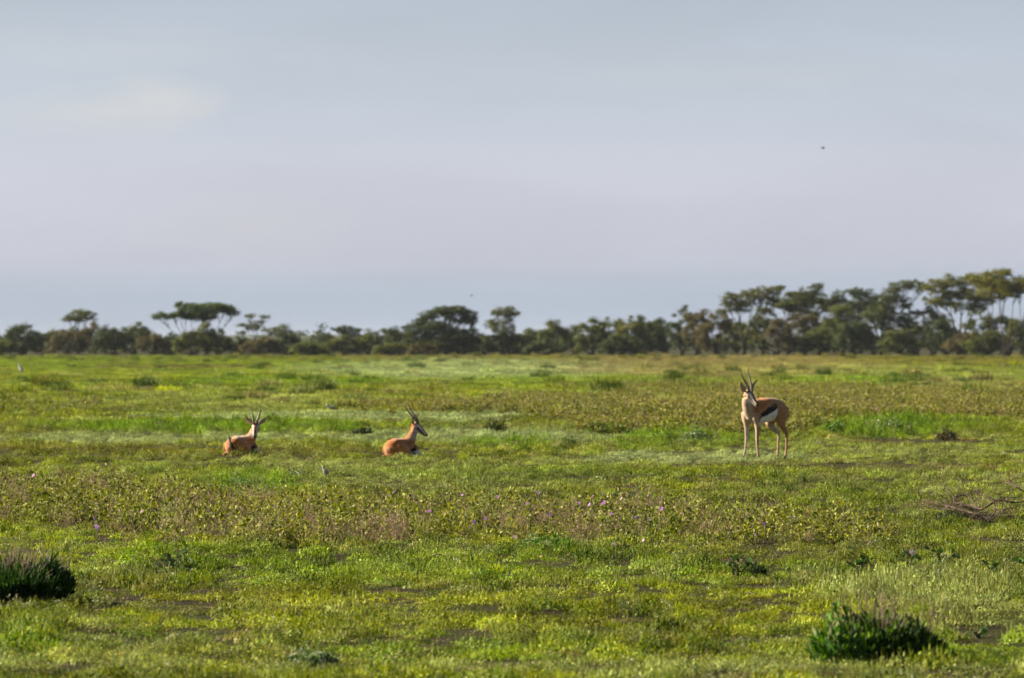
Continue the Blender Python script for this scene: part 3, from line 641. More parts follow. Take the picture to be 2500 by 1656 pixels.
    t('R', 385, 2260, [(2110, 180, 90, 24), (2190, 130, 70, 20), (2235, 118, 50, 14), (2200, 200, 100, 30), (2300, 190, 90, 32), (2390, 195, 80, 36), (2250, 235, 90, 28), (2150, 245, 90, 28), (2340, 225, 60, 20), (2450, 210, 70, 34), (2520, 230, 60, 30)],
      'largest acacia with a wide yellow-green canopy and fanned bare trunks at the right edge', (0.140, 0.150, 0.014), 4, .35, seed=13, dens=.95)
    t('R', 440, 2720, [(2620, 260, 90, 30), (2720, 240, 100, 34), (2820, 270, 80, 30), (2700, 300, 90, 26)], 'acacia standing just beyond the right edge of the view', GO, 2, .4, seed=14, dens=.7)
    b = bush
    bl = [  # region, distance, x, top y, half width, colour, what it looks like
     ('L', 430, -200, 470, 170, GD, 'dark bush just beyond the left edge of the view'),
     ('L', 420, 150, 448, 125, GD, 'dark bush with a ragged thin top at the far left edge'),
     ('L', 405, 20, 540, 90, GO, 'low olive bush in the left corner of the tree line'),
     ('L', 440, 310, 500, 90, GD, 'low dark bush between the far left bush and the small rounded tree'),
     ('L', 425, 460, 462, 120, GB, 'brownish bush under the small rounded umbrella tree'),
     ('L', 430, 640, 440, 110, GB, 'brownish-green bush right of the small rounded umbrella tree'),
     ('L', 420, 780, 445, 120, GD, 'dark broad bush left of the tall green-topped bush'),
     ('L', 425, 920, 420, 110, GO, 'tall bush with a green top halfway to the flat-topped acacia'),
     ('L', 410, 1050, 500, 90, GB, 'low brown bush left of the flat-topped acacia'),
     ('L', 430, 1180, 505, 90, GD, 'low dark bush under the left arm of the flat-topped acacia'),
     ('L', 392, 1320, 490, 110, GO, 'pale olive bush at the foot of the flat-topped acacia'),
     ('L', 398, 1420, 440, 70, GO, 'light bush climbing into the right side of the flat-topped acacia'),
     ('L', 400, 1500, 480, 80, GD, 'dark upright bush right of the flat-topped acacia trunk'),
     ('L', 420, 1640, 525, 100, GD, 'low bush below the thin layered acacia'),
     ('L', 415, 1800, 520, 120, GB, 'brownish bush below the low sparse acacia'),
     ('L', 425, 1960, 500, 100, GD, 'dark sloping bush left of the gap with the blue hills'),
     ('L', 400, 2130, 560, 110, GO, 'low pale olive bush in the gap before the blue hills'),
     ('L', 520, 2250, 500, 70, GD, 'small distant bush under the blue hills'),
     ('M', 420, -20, 400, 70, GO, 'low green bush right of the gap'),
     ('M', 420, 170, 350, 110, GO, 'green bush under the small flat-topped acacia'),
     ('M', 430, 330, 345, 90, GO, 'rounded green bush between the small flat-topped acacia and the dark one'),
     ('M', 440, 430, 305, 70, GD, 'upright bush with a thin top left of the round-headed tree'),
     ('M', 418, 550, 290, 95, GD, 'dark pyramidal bush touching the round-headed tree'),
     ('M', 400, 500, 385, 110, GO, 'low leafy bush in front of the dark pyramidal one'),
     ('M', 398, 720, 395, 90, GB, 'brownish bush at the foot of the round-headed tree'),
     ('M', 420, 1130, 335, 80, GO, 'pale olive bush between the round-headed and the two-tiered trees'),
     ('M', 415, 1300, 325, 130, GD, 'dark wide bush below the narrow two-tiered tree'),
     ('M', 425, 1460, 300, 90, GO, 'flat green bush right of the narrow two-tiered tree'),
     ('M', 412, 1610, 250, 95, GO, 'peaked green bush in the long hedge-like stretch'),
     ('M', 402, 1550, 370, 120, GD, 'low dark bush in front of the peaked green one'),
     ('M', 430, 1760, 285, 90, GO, 'bush with see-through top right of the peaked one'),
     ('M', 415, 1880, 245, 110, GO, 'broad green bush in the middle of the long stretch'),
     ('M', 425, 2010, 232, 100, GO, 'broad bush with feathery sprays on top'),
     ('M', 418, 2150, 225, 100, GY, 'light feathery bush at the high point of the long stretch'),
     ('M', 402, 2080, 340, 130, GD, 'low shaded bush in front of the feathery ones'),
     ('M', 420, 2280, 265, 90, GD, 'dark bush at the right end of the long stretch'),
     ('R', 440, -60, 450, 90, GD, 'dark bush left of the thin grey-green one'),
     ('R', 430, 60, 465, 100, GD, 'green bush two bushes left of the tall acacias'),
     ('R', 418, 175, 405, 70, GD, 'upright dark bush with spiky top left of the tall acacias'),
     ('R', 412, 270, 405, 75, GB, 'greyish-brown upright bush beside the tall acacias'),
     ('R', 405, 400, 435, 100, GB, 'brownish bush left of the two-tiered acacia trunks'),
     ('R', 440, 520, 480, 100, GO, 'olive bush behind the two-tiered acacia trunks'),
     ('R', 425, 700, 410, 90, GO, 'pale bush between the first two tall acacias'),
     ('R', 405, 780, 470, 90, GB, 'purplish-brown thin bush left of the broad acacia trunk'),
     ('R', 412, 950, 425, 100, GB, 'tall brownish bush right of the broad acacia trunk'),
     ('R', 450, 1080, 360, 120, GO, 'high green bush closing the gap under the bridging canopy'),
     ('R', 420, 1200, 385, 110, GO, 'olive bush below the acacia with the separate cap'),
     ('R', 405, 1060, 510, 110, GO, 'low olive bush in front of the brownish one'),
     ('R', 400, 1280, 480, 110, GD, 'low dark bush left of the dark-trunked acacia'),
     ('R', 425, 1400, 420, 100, GD, 'dark mass of bush behind the dark trunk'),
     ('R', 402, 1560, 520, 90, GO, 'low bush right of the dark-trunked acacia'),
     ('R', 425, 1680, 465, 90, GO, 'green rounded bush before the gap of sky'),
     ('R', 415, 1780, 405, 90, GO, 'tall conical bush left of the slim trunks'),
     ('R', 405, 1860, 470, 90, GD, 'dark bush at the left of the slim forked trunks'),
     ('R', 398, 2000, 540, 100, GB, 'low brownish bush at the foot of the slim trunks'),
     ('R', 430, 2090, 410, 90, GO, 'tall bush between the slim trunks and the fanned ones'),
     ('R', 395, 2130, 520, 110, GO, 'low olive bush left of the fanned trunks'),
     ('R', 430, 2240, 450, 100, GD, 'dark bush behind the fanned trunks'),
     ('R', 410, 2370, 450, 90, GO, 'green bush at the right edge of the view'),
     ('R', 415, 2560, 440, 130, GD, 'dark bush beyond the right edge'),
    ]
    for i, (rg, D, x, yt, w, c, lab) in enumerate(bl):
        b(rg, D, x, yt, w * 1.0, lab, c, seed=i)
    # the far wood behind, one mass
    L = Leaves(); R = np.random.default_rng(77)
    for i in range(260):
        D = R.uniform(620, 1150); x = R.uniform(-0.16, 0.16) * D; h = R.uniform(1.6, 3.4) * (1 if R.random() < .85 else 1.4); r = R.uniform(2.2, 4.5)
        leaf_cloud(L, (x, D, h * 0.5), (r, r, h * 0.5), 300, 0.55, GD, 0.3, 0.8, R)
    tag(new_obj('distant_scrub', L.mesh('distant_scrub'), M_TREE), 'distant low scrub seen between the trees', None, None, 'stuff')
trees()

# ------------------------------------------------------------------ antelopes
def ellip(c, r, seg=10):
    th = np.linspace(-math.pi / 2, math.pi / 2, 8); pts = [(c[0] + r[0] * math.sin(a), c[1], c[2]) for a in th]
    return tube(pts, [(max(r[1] * math.cos(a), 1e-3), max(r[2] * math.cos(a), 1e-3)) for a in th], seg)
def sstep(x, a, b):
    t = np.clip((x - a) / (b - a), 0, 1); return t * t * (3 - 2 * t)
def fur_mat():
    m = mat('short_fur'); n, l = m.node_tree.nodes, m.node_tree.links
    a = N(n, 'ShaderNodeAttribute', attribute_name='coat'); tcn = N(n, 'ShaderNodeTexCoord')
    t = N(n, 'ShaderNodeTexNoise'); t.inputs['Scale'].default_value = 55; t.inputs['Detail'].default_value = 5; l.new(tcn.outputs['Object'], t.inputs['Vector'])
    r = ramp(n, [(0.3, 0.80), (0.7, 1.18)]); l.new(t.outputs['Fac'], r.inputs[0])
    v = N(n, 'ShaderNodeVectorMath', operation='MULTIPLY'); l.new(a.outputs['Color'], v.inputs[0]); l.new(r.outputs[0], v.inputs[1])
    p = N(n, 'ShaderNodeBsdfPrincipled'); p.inputs['Roughness'].default_value = 0.75; p.inputs['Specular IOR Level'].default_value = 0.25
    p.inputs['Sheen Weight'].default_value = 0.25; p.inputs['Sheen Roughness'].default_value = 0.5
    l.new(v.outputs[0], p.inputs['Base Color'])
    b = N(n, 'ShaderNodeBump'); b.inputs['Strength'].default_value = 0.5; b.inputs['Distance'].default_value = 0.003; l.new(t.outputs['Fac'], b.inputs['Height']); l.new(b.outputs[0], p.inputs['Normal'])
    o = N(n, 'ShaderNodeOutputMaterial'); l.new(p.outputs[0], o.inputs[0]); return m
M_FUR = fur_mat()
M_HORN = simple_mat('horn', (0.055, 0.042, 0.034), 0.45, 60, 0.5, 0.001, (0.12, 0.095, 0.075))
M_BLACK = simple_mat('black_coat', (0.012, 0.010, 0.009), 0.6, 40, 0.3, None, (0.022, 0.018, 0.015))
M_EYE = simple_mat('dark_eye', (0.006, 0.004, 0.003), 0.08, None, 0.6)
M_EAR = simple_mat('ear_coat', (0.26, 0.18, 0.12), 0.8, 30, 0.2, None, (0.40, 0.32, 0.25))
TAN, MID, WHT, BLK, RUF = np.array((.36, .108, .010)), np.array((.40, .195, .075)), np.array((.74, .71, .66)), np.array((.007, .006, .006)), np.array((.24, .085, .035))
CRM = np.array((.42, .30, .20))
def mixc(a, b, w): return a * (1 - w[:, None]) + b * w[:, None]

def antelope(px, D, fwd, pose, headdir, P, neck, label, roll=0.0, hornlen=1.0, ear_up=0.35, hb=0.0):
    X = wX(px, D); rz = math.atan2(fwd[1], fwd[0]); g = gz1(X, D)
    root = thing('antelope', (X, D, g), label, 'antelope', None, rz)
    Rz = Matrix.Rotation(-rz, 3, 'Z')
    hx = (Rz @ Vector(headdir)).normalized(); up = Vector((0, 0, 1)); hy = up.cross(hx).normalized(); hz = hx.cross(hy).normalized()
    if roll: q = Matrix.Rotation(roll, 3, hx); hy = q @ hy; hz = q @ hz
    A = np.array([hx, hy, hz]); P = np.array(P)                 # rows are the head axes
    def H(p): return P + np.asarray(p, float) @ A
    parts = []
    hs = [(-.035, .000, .012, .012), (-.03, .002, .028, .028), (-.005, .004, .039, .040), (.03, .000, .040, .043), (.06, -.006, .034, .040), (.09, -.014, .025, .032), (.12, -.021, .021, .026), (.148, -.026, .020, .023), (.163, -.028, .015, .018), (.172, -.029, .006, .008)]
    parts.append(tube([H((x, 0, z)) for x, z, w, h in hs], [(w, h) for x, z, w, h in hs], 14, ref=tuple(hz)))
    nk = [np.array(q[:3]) for q in neck]; nr = [q[3] for q in neck]
    parts.append(tube(smooth_path(nk + [H((-.005, 0, -.012))], 12), list(np.interp(np.linspace(0, len(nk), 12), range(len(nk) + 1), nr + [.034])), 14))
    if pose == 'stand':
        tr = [(-.300, .472, .025, .025), (-.288, .474, .068, .055), (-.25, .482, .094, .078), (-.18, .492, .112, .088), (-.09, .494, .118, .088), (.02, .484, .124, .088), (.10, .478, .120, .080), (.165, .466, .098, .066), (.205, .464, .068, .048), (.224, .466, .02, .02)]
        legs = [
         ([(.16, .052, .47), (.145, .058, .41), (.130, .060, .35), (.134, .062, .28), (.139, .062, .195), (.135, .062, .12), (.126, .062, .052), (.136, .062, .022)], [.055, .050, .033, .021, .0165, .0105, .0125, .011]),
         ([(.17, -.052, .47), (.165, -.058, .41), (.160, -.060, .35), (.161, -.062, .28), (.164, -.062, .195), (.176, -.062, .12), (.196, -.062, .052), (.210, -.062, .022)], [.055, .050, .033, .021, .0165, .0105, .0125, .011]),
         ([(-.215, .045, .50), (-.200, .060, .43), (-.190, .066, .375), (-.205, .067, .330), (-.240, .067, .288), (-.264, .067, .262), (-.266, .067, .20), (-.262, .067, .12), (-.255, .067, .052), (-.240, .067, .022)], [.080, .068, .052, .037, .022, .0190, .0130, .0112, .0130, .0112]),
         ([(-.215, -.045, .50), (-.190, -.060, .43), (-.165, -.066, .375), (-.190, -.067, .330), (-.245, -.067, .285), (-.290, -.067, .255), (-.290, -.067, .20), (-.282, -.067, .12), (-.280, -.067, .052), (-.264, -.067, .022)], [.080, .068, .052, .037, .022, .0190, .0130, .0112, .0130, .0112])]
        hooves = [(.142, .062), (.216, -.062), (-.234, .067), (-.258, -.067)]
        tail = [(-.296, 0, .555), (-.318, .012, .50), (-.322, .02, .44), (-.318, .02, .40)]
    else:
        tr = [(-.235, .085, .03, .03), (-.222, .092, .078, .072), (-.17, .102, .106, .102), (-.09, .106, .116, .104), (.00, .106, .112, .096), (.08, .112, .104, .084), (.14, .122, .086, .066), (.175, .132, .055, .046), (.19, .14, .02, .02)]
        legs = []
        for s in (1, -1):
            legs.append(([(-.175, s * .050, .100), (-.13, s * .072, .100), (-.07, s * .092, .082), (-.025, s * .102, .055), (-.010, s * .108, .032)], [.065, .070, .058, .036, .022]))
            legs.append(([(-.02, s * .110, .030), (-.10, s * .115, .024), (-.20, s * .100, .022)], [.020, .020, .019]))
            legs.append(([(-.20, s * .100, .018), (-.10, s * .120, .013), (.01, s * .128, .013), (.05, s * .130, .011)], [.017, .012, .012, .011]))
            legs.append(([(.12, s * .055, .115), (.165, s * .066, .075), (.215, s * .070, .045), (.275, s * .066, .028), (.285, s * .066, .022)], [.055, .042, .027, .018, .015]))
            legs.append(([(.283, s * .066, .016), (.22, s * .082, .012), (.15, s * .086, .012)], [.014, .011, .011]))
        hooves = []
        tail = pose_tail
    parts.append(tube([(x, 0, z) for x, z, h, w in tr], [(w, h) for x, z, h, w in tr], 18))
    for pts, r in legs:
        k = len(pts) * 2; parts.append(tube(smooth_path(pts, k), list(np.interp(np.linspace(0, len(pts) - 1, k), range(len(pts)), r)), 10, ref=(1, 0, 0.1)))
    v, f = join(parts); me = mesh_from('raw', v, f)
    tmp = bpy.data.objects.new('raw', me); COL.objects.link(tmp)
    rm = tmp.modifiers.new('r', 'REMESH'); rm.mode = 'VOXEL'; rm.voxel_size = 0.0050; rm.use_smooth_shade = True
    sm = tmp.modifiers.new('s', 'SMOOTH'); sm.factor = 0.5; sm.iterations = 9
    dg = bpy.context.evaluated_depsgraph_get(); ev = tmp.evaluated_get(dg); body = bpy.data.meshes.new_from_object(ev); body.name = 'body'
    bpy.data.objects.remove(tmp, do_unlink=True); bpy.data.meshes.remove(me)
    n = len(body.vertices); co = np.empty(n * 3, np.float32); body.vertices.foreach_get('co', co); co = co.reshape(-1, 3).astype(float)
    x, y, z = co.T; ay = np.abs(y)
    wob = (vnoise(x * 30 + 9, z * 30 + y * 20, 2, 2) - 0.5) * 0.018
    c = np.repeat(TAN[None], n, 0)
    if pose == 'stand':
        zb = .424 + (.125 - x) * .47 + wob * .5; infl = (x < .128) & (x > -.105)
        c = mixc(c, MID, sstep(zb + .075 + wob - z, 0, .02) * 1.0)
        hw_ = np.interp(x, [-.12, -.07, .05, .14], [.026, .037, .028, .015]) + wob * .3; w = sstep(z, zb - hw_ - .003, zb - hw_ + .003) * sstep(-z, -(zb + hw_ + .004), -(zb + hw_ - .003)) * sstep(x, -.125, -.11) * sstep(-x, -.150, -.135); c = mixc(c, BLK, w)
        c = mixc(c, WHT * 1.12, sstep(zb - hw_ - z, 0, .006) * sstep(x, -.128 , -.112) * sstep(-x, -.14, -.12) * (z > .34))
        c = mixc(c, WHT, sstep(.385 + wob - z, 0, .015) * sstep(-x, -.17, -.12) * (x > -.12))
        c = mixc(c, CRM, sstep(x + .5 * (np.maximum(0, .45 - z)), .170, .215) * sstep(-z, -.60, -.50) * sstep(z, .33, .38))
        c = mixc(c, WHT, (sstep(-x, .262, .285) * sstep(.055 - ay, 0, .015) * sstep(z, .36, .40) * sstep(.545 - z, 0, .02)))
        leg = sstep(.36 - z, 0, .05); inner = sstep(.066 - ay, -.004, .012); c = mixc(c, mixc(np.repeat((MID * .8)[None], n, 0), WHT * .55, inner * .85), leg)
        c = mixc(c, BLK * 4, sstep(.055 - z, 0, .02))
        hxy = unit(np.array((hx[0] + .9, hx[1] + .1))); ctr = np.column_stack([np.interp(z, [.45, .52, .575, .65], [.14, .185, .222, .232]), np.interp(z, [.45, .52, .575, .65], [0, 0, .004, .012])]); thr = (x - ctr[:, 0]) * hxy[0] + (y - ctr[:, 1]) * hxy[1]
        nk_ = sstep(z, .50, .56); c = mixc(c, CRM, nk_ * sstep(thr, -.010, .022)); c = mixc(c, MID, nk_ * sstep(-thr, -.022, .03) * .4)
    else:
        zb = .072 + .25 * np.clip(x, -.1, .2) + wob
        haunch = sstep(-x, .00, .05)
        c = mixc(c, MID * 1.3, .40 * sstep(.17 + wob * 2 - z, 0, .05) * haunch)  # sunlit rump's paler tone painted into the coat over the haunch
        c = mixc(c, MID, sstep(zb + .07 - z, 0, .02) * (1 - haunch) * .7)
        c = mixc(c, BLK, sstep(z, zb - .020, zb - .014) * sstep(zb + .020 - z, 0, .006) * (1 - haunch) * sstep(-x, -.12, -.10) * sstep(ay, .06, .075))
        c = mixc(c, WHT, sstep(zb - .018 - z, 0, .006) * (1 - haunch * .9))
        c = mixc(c, WHT, sstep(x, .165, .20) * sstep(.30 - z, 0, .04))
        c = mixc(c, WHT, sstep(-x, .235, .252) * sstep(.035 - ay, 0, .015) * sstep(.115 - z, 0, .02) * .8)
        c = mixc(c, WHT * .8, .6 * sstep(.035 - z, 0, .012) * sstep(x, -.06, .02)); c = mixc(c, MID, .7 * sstep(.035 - z, 0, .012) * (1 - sstep(x, -.06, .02)))
        base, top = np.array(neck[0][:3]), P; t = np.clip((z - .16) / (top[2] - .16), 0, 1); ctr = base[:2] + np.outer(t, top[:2] - base[:2])
        hxy = unit(np.array((hx[0], hx[1]))); fr = (x - ctr[:, 0]) * hxy[0] + (y - ctr[:, 1]) * hxy[1]; c = mixc(c, CRM, sstep(z, .17, .22) * sstep(fr, -.004, .026))
    # head markings, in the head's own frame
    q = (co - P) @ A.T; qx, qy, qz = q.T; qa = np.abs(qy)
    inh = sstep(qx, -.015, .008) * (qx < .19) * (np.hypot(qy, qz + .01) < .058)
    hc = np.repeat((MID * .85 + WHT * .15)[None], n, 0)
    zc = np.interp(qx, [0, .06, .12, .17], [.0, -.006, -.021, -.029])
    hc = mixc(hc, WHT * .9, .85 * sstep(zc - .012 - qz, 0, .012) * sstep(qx, .02, .05))
    hc = mixc(hc, RUF, sstep(qz - zc, .018, .026) * sstep(.020 - qa, 0, .006))
    hc = mixc(hc, WHT * .85, .75 * sstep(qx, .01, .03) * sstep(qa, .012, .017) * sstep(qz - zc, .004, .012))
    hc = mixc(hc, BLK * 2, sstep(qx, .035, .045) * sstep(.155 - qx, 0, .01) * sstep(np.interp(qx, [.03, .15], [.016, .006]) - np.abs(qz - zc - np.interp(qx, [.03, .15], [.006, -.004])), -.002, .004) * sstep(qa, .012, .016) * 1.0)
    hc = mixc(hc, BLK * 1.6, sstep(qx, .085, .105) * sstep(.013 - qa, 0, .004) * sstep(qz, zc + .004, zc + .012))
    hc = mixc(hc, BLK, sstep(qx, .152, .160) * sstep(qz, zc - .006, zc))
    c = mixc(c, hc, inh)
    c = c * (0.82 + 0.36 * vnoise(x * 14 + y * 9, z * 16 + y * 5 + 3, 4, 3))[:, None]
    nrm = np.empty(n * 3, np.float32); body.vertices.foreach_get('normal', nrm); nrm = nrm.reshape(-1, 3)
    trunk = sstep(z, .36 if pose == 'stand' else .03, .42 if pose == 'stand' else .08) * (1 - inh)
    bump = (vnoise(x * 22 + 3, z * 20 + y * 14, 1, 2) - .5) * .010 + .0035 * np.sin(x * 170 + z * 40) * sstep(x, -.06, .0) * sstep(.12 - x, 0, .05)
    co2 = co + nrm * (bump * trunk)[:, None]; body.vertices.foreach_set('co', co2.astype(np.float32).ravel()); body.update()
    at = body.color_attributes.new('coat', 'FLOAT_COLOR', 'POINT'); at.data.foreach_set('color', np.column_stack([np.clip(c, 0, 1), np.ones(n)]).astype(np.float32).ravel())
    body.materials.clear(); bo = new_obj('body', body, M_FUR, root)
    # horns with rings
    for s in (1, -1):
        hp = smooth_path([(.022, s * .016, .036), (-.012, s * .023, .075), (-.065, s * .036, .110), (-.120, s * .050, .140), (-.158, s * .054, .172), (-.182, s * .052, .212)], 44)
        ch, sh = math.cos(hb), math.sin(hb); hp = np.array([hp[0] + np.array(((p - hp[0])[0] * ch - (p - hp[0])[2] * sh, (p - hp[0])[1], (p - hp[0])[0] * sh + (p - hp[0])[2] * ch)) * hornlen for p in hp]); rr = [(.0120 * (1 - t) ** 0.8 + .0018) * (1 + (0.13 * math.sin(t * 2 * math.pi * 15) if t < .72 else 0)) for t in np.linspace(0, 1, 44)]
        v, f = tube([H(p) for p in hp], rr, 9, ref=tuple(hy)); new_obj('horn', mesh_from('horn', v, f, True), M_HORN, root)
        ep = smooth_path([(-.012, s * .030, .020), (-.028, s * .058, .020 + .03 * ear_up), (-.045, s * .090, .020 + .08 * ear_up), (-.052, s * .120, .020 + .14 * ear_up)], 9)
        er = [(.009, .006), (.016, .006), (.0225, .006), (.026, .005), (.025, .005), (.021, .0045), (.015, .004), (.009, .003), (.002, .002)]
        v, f = tube([H(p) for p in ep], er, 10, ref=tuple(hx * 0.8 + hz * 0.2)); eo = new_obj('ear', mesh_from('ear', v, f, True), M_EAR, root)
        v, f = ellip((0, 0, 0), (.0095, .006, .0085)); v = np.array([H(p + np.array((.040, s * .0345, .008))) for p in v]); new_obj('eye', mesh_from('eye', v, f, True), M_EYE, root)
    for hxp, hyp in hooves:
        v, f = tube([(hxp - .010, hyp, .030), (hxp - .004, hyp, .016), (hxp + .006, hyp, .001)], [(.0095, .010), (.0115, .014), (.0125, .019)], 8, ref=(1, 0, 0.001)); new_obj('hoof', mesh_from('hoof', v, f, True), M_BLACK, root)
    if tail:
        tp = smooth_path(tail, 9); v, f = tube(tp, [.005, .009, .012, .015, .018, .020, .019, .014, .004], 8); new_obj('tail', mesh_from('tail', v, f, True), M_BLACK, root)
    if pose != 'stand': root.scale = (.94, .94, .94); root.location.z -= .008
    return root
pose_tail = None
antelope(1862, 41.7, (-.743, -.669), 'stand', (.58, -.54, -.56), (.222, .018, .652),
         [(.13, 0, .45, .085), (.180, .0, .495, .072), (.214, .003, .555, .054), (.228, .010, .615, .042)],
         'standing antelope with a black side stripe and white belly, head turned to the camera', hornlen=.88, roll=0.14, ear_up=.75)
pose_tail = [(-.165, .055, .225), (-.215, .025, .180), (-.245, -.020, .110), (-.225, -.055, .035)]
antelope(590, 42.2, (.44, .90), 'lie', (-.06, -.80, -.58), (.165, -.078, .318),
         [(.06, 0, .13, .085), (.115, -.028, .17, .064), (.145, -.055, .23, .046), (.160, -.068, .285, .039)],
         'left resting antelope lying in the grass and facing the camera with ears spread', hornlen=.78, ear_up=.45)
pose_tail = None
antelope(981, 42.2, (.56, .828), 'lie', (.84, -.20, -.48), (.182, -.038, .344),
         [(.06, 0, .13, .085), (.115, -.010, .17, .066), (.152, -.024, .24, .047), (.172, -.034, .300, .040)],
         'middle resting antelope lying in the grass with its head in profile to the right', hornlen=.92, ear_up=.9, roll=.14, hb=.14)

# ------------------------------------------------------------------ birds
def bird(name, loc, yaw, s, label, cols, flying=False, pitch=0.35):
    root = thing(name, loc, label, 'bird'); root.rotation_euler = (0, 0, yaw); root.scale = (s, s, s)
    cp, sp = math.cos(pitch), math.sin(pitch); z0 = 0.0 if flying else 0.42
    st = [(-.62, .015, .008), (-.45, .05, .02), (-.28, .09, .07), (-.08, .16, .15), (.12, .17, .16), (.26, .12, .12), (.34, .085, .09)]
    pts = [(x * cp, 0, x * sp + z0) for x, w, h in st] + [(.40 * cp, 0, .46 * sp + .06 + z0), (.46 * cp, 0, .50 * sp + .12 + z0), (.54 * cp, 0, .50 * sp + .12 + z0), (.60 * cp, 0, .48 * sp + .10 + z0)]
    rad = [(w, h) for x, w, h in st] + [(.08, .085), (.085, .085), (.06, .06), (.012, .012)]
    v, f = tube(pts, rad, 10); m1 = simple_mat(name + '_plumage', cols[0], 0.8, 4, 0.2, None, cols[1]); new_obj('body', mesh_from('body', v, f, True), m1, root)
    m2 = simple_mat(name + '_bill', (0.03, 0.025, 0.02), 0.5)
    v, f = tube([(.59 * cp, 0, .48 * sp + .10 + z0), (.74 * cp, 0, .46 * sp + .09 + z0)], [.018, .004], 6); new_obj('beak', mesh_from('beak', v, f, True), m2, root)
    m3 = simple_mat(name + '_wing', cols[2], 0.8, 6, 0.2, None, tuple(c * 0.7 for c in cols[2]))
    for sd in (1, -1):
        if flying:
            pp = smooth_path([(.10, sd * .10, .06), (.16, sd * .55, .28), (-.02, sd * 1.0, .22), (-.25, sd * 1.35, .05)], 8); v, f = tube(pp, [(.22, .03), (.22, .025), (.21, .02), (.19, .02), (.16, .015), (.12, .012), (.07, .01), (.01, .008)], 8, ref=(0, 0, 1))
        else:
            pp = [(.26 * cp, sd * .09, .26 * sp + z0 + .02), (.05 * cp, sd * .155, .05 * sp + z0 + .02), (-.25 * cp, sd * .12, -.25 * sp + z0 + .02), (-.55 * cp, sd * .03, -.55 * sp + z0)]
            v, f = tube(smooth_path(pp, 8), [(.02, .05), (.03, .10), (.03, .12), (.03, .12), (.03, .10), (.025, .07), (.02, .04), (.01, .01)], 8)
            lv, lf = tube([(.02, sd * .06, z0 - .08), (.06, sd * .06, 0.18), (.03, sd * .06, 0.0)], [.018, .013, .014], 6); new_obj('leg', mesh_from('leg', lv, lf, True), m2, root)
        new_obj('wing', mesh_from('wing', v, f, True), m3, root)
    return root
def on_ground(px, py): D = Dof(py); X = wX(px, D); return (X, D, gz1(X, D))
bird('dove', on_ground(957, 1224), math.radians(25), 0.085, 'slate grey bird with raised head standing at the edge of the leafy strip', ((.10, .11, .15), (.16, .15, .17), (.30, .24, .20)), pitch=.5)
bird('plover', on_ground(796, 1170), math.radians(150), 0.11, 'small grey-brown bird with pale breast on the short grass left of centre', ((.42, .38, .34), (.22, .19, .17), (.05, .05, .06)), pitch=.9)
bird('plover', on_ground(812, 1011), math.radians(185), 0.20, 'pale bird walking between the two resting antelopes, farther back', ((.50, .45, .40), (.60, .55, .50), (.30, .27, .25)), pitch=.25)
bird('egret', on_ground(52, 913), math.radians(200), 0.38, 'white bird standing in the far grass at the left edge', ((.70, .66, .66), (.78, .75, .75), (.60, .57, .60)), pitch=1.0)
def in_air(px, py, D): return (wX(px, D), D, wZ(py, D))
bird('swallow', in_air(2010, 362, 110), math.radians(200), 0.105, 'dark bird flying high in the empty sky at upper right', ((.10, .11, .11), (.14, .15, .15), (.09, .10, .10)), True, .1)
bird('swallow', in_air(1151, 722, 150), math.radians(350), 0.105, 'tiny bird flying low in the sky above the round-headed tree', ((.08, .09, .09), (.12, .13, .13), (.08, .09, .09)), True, .1)

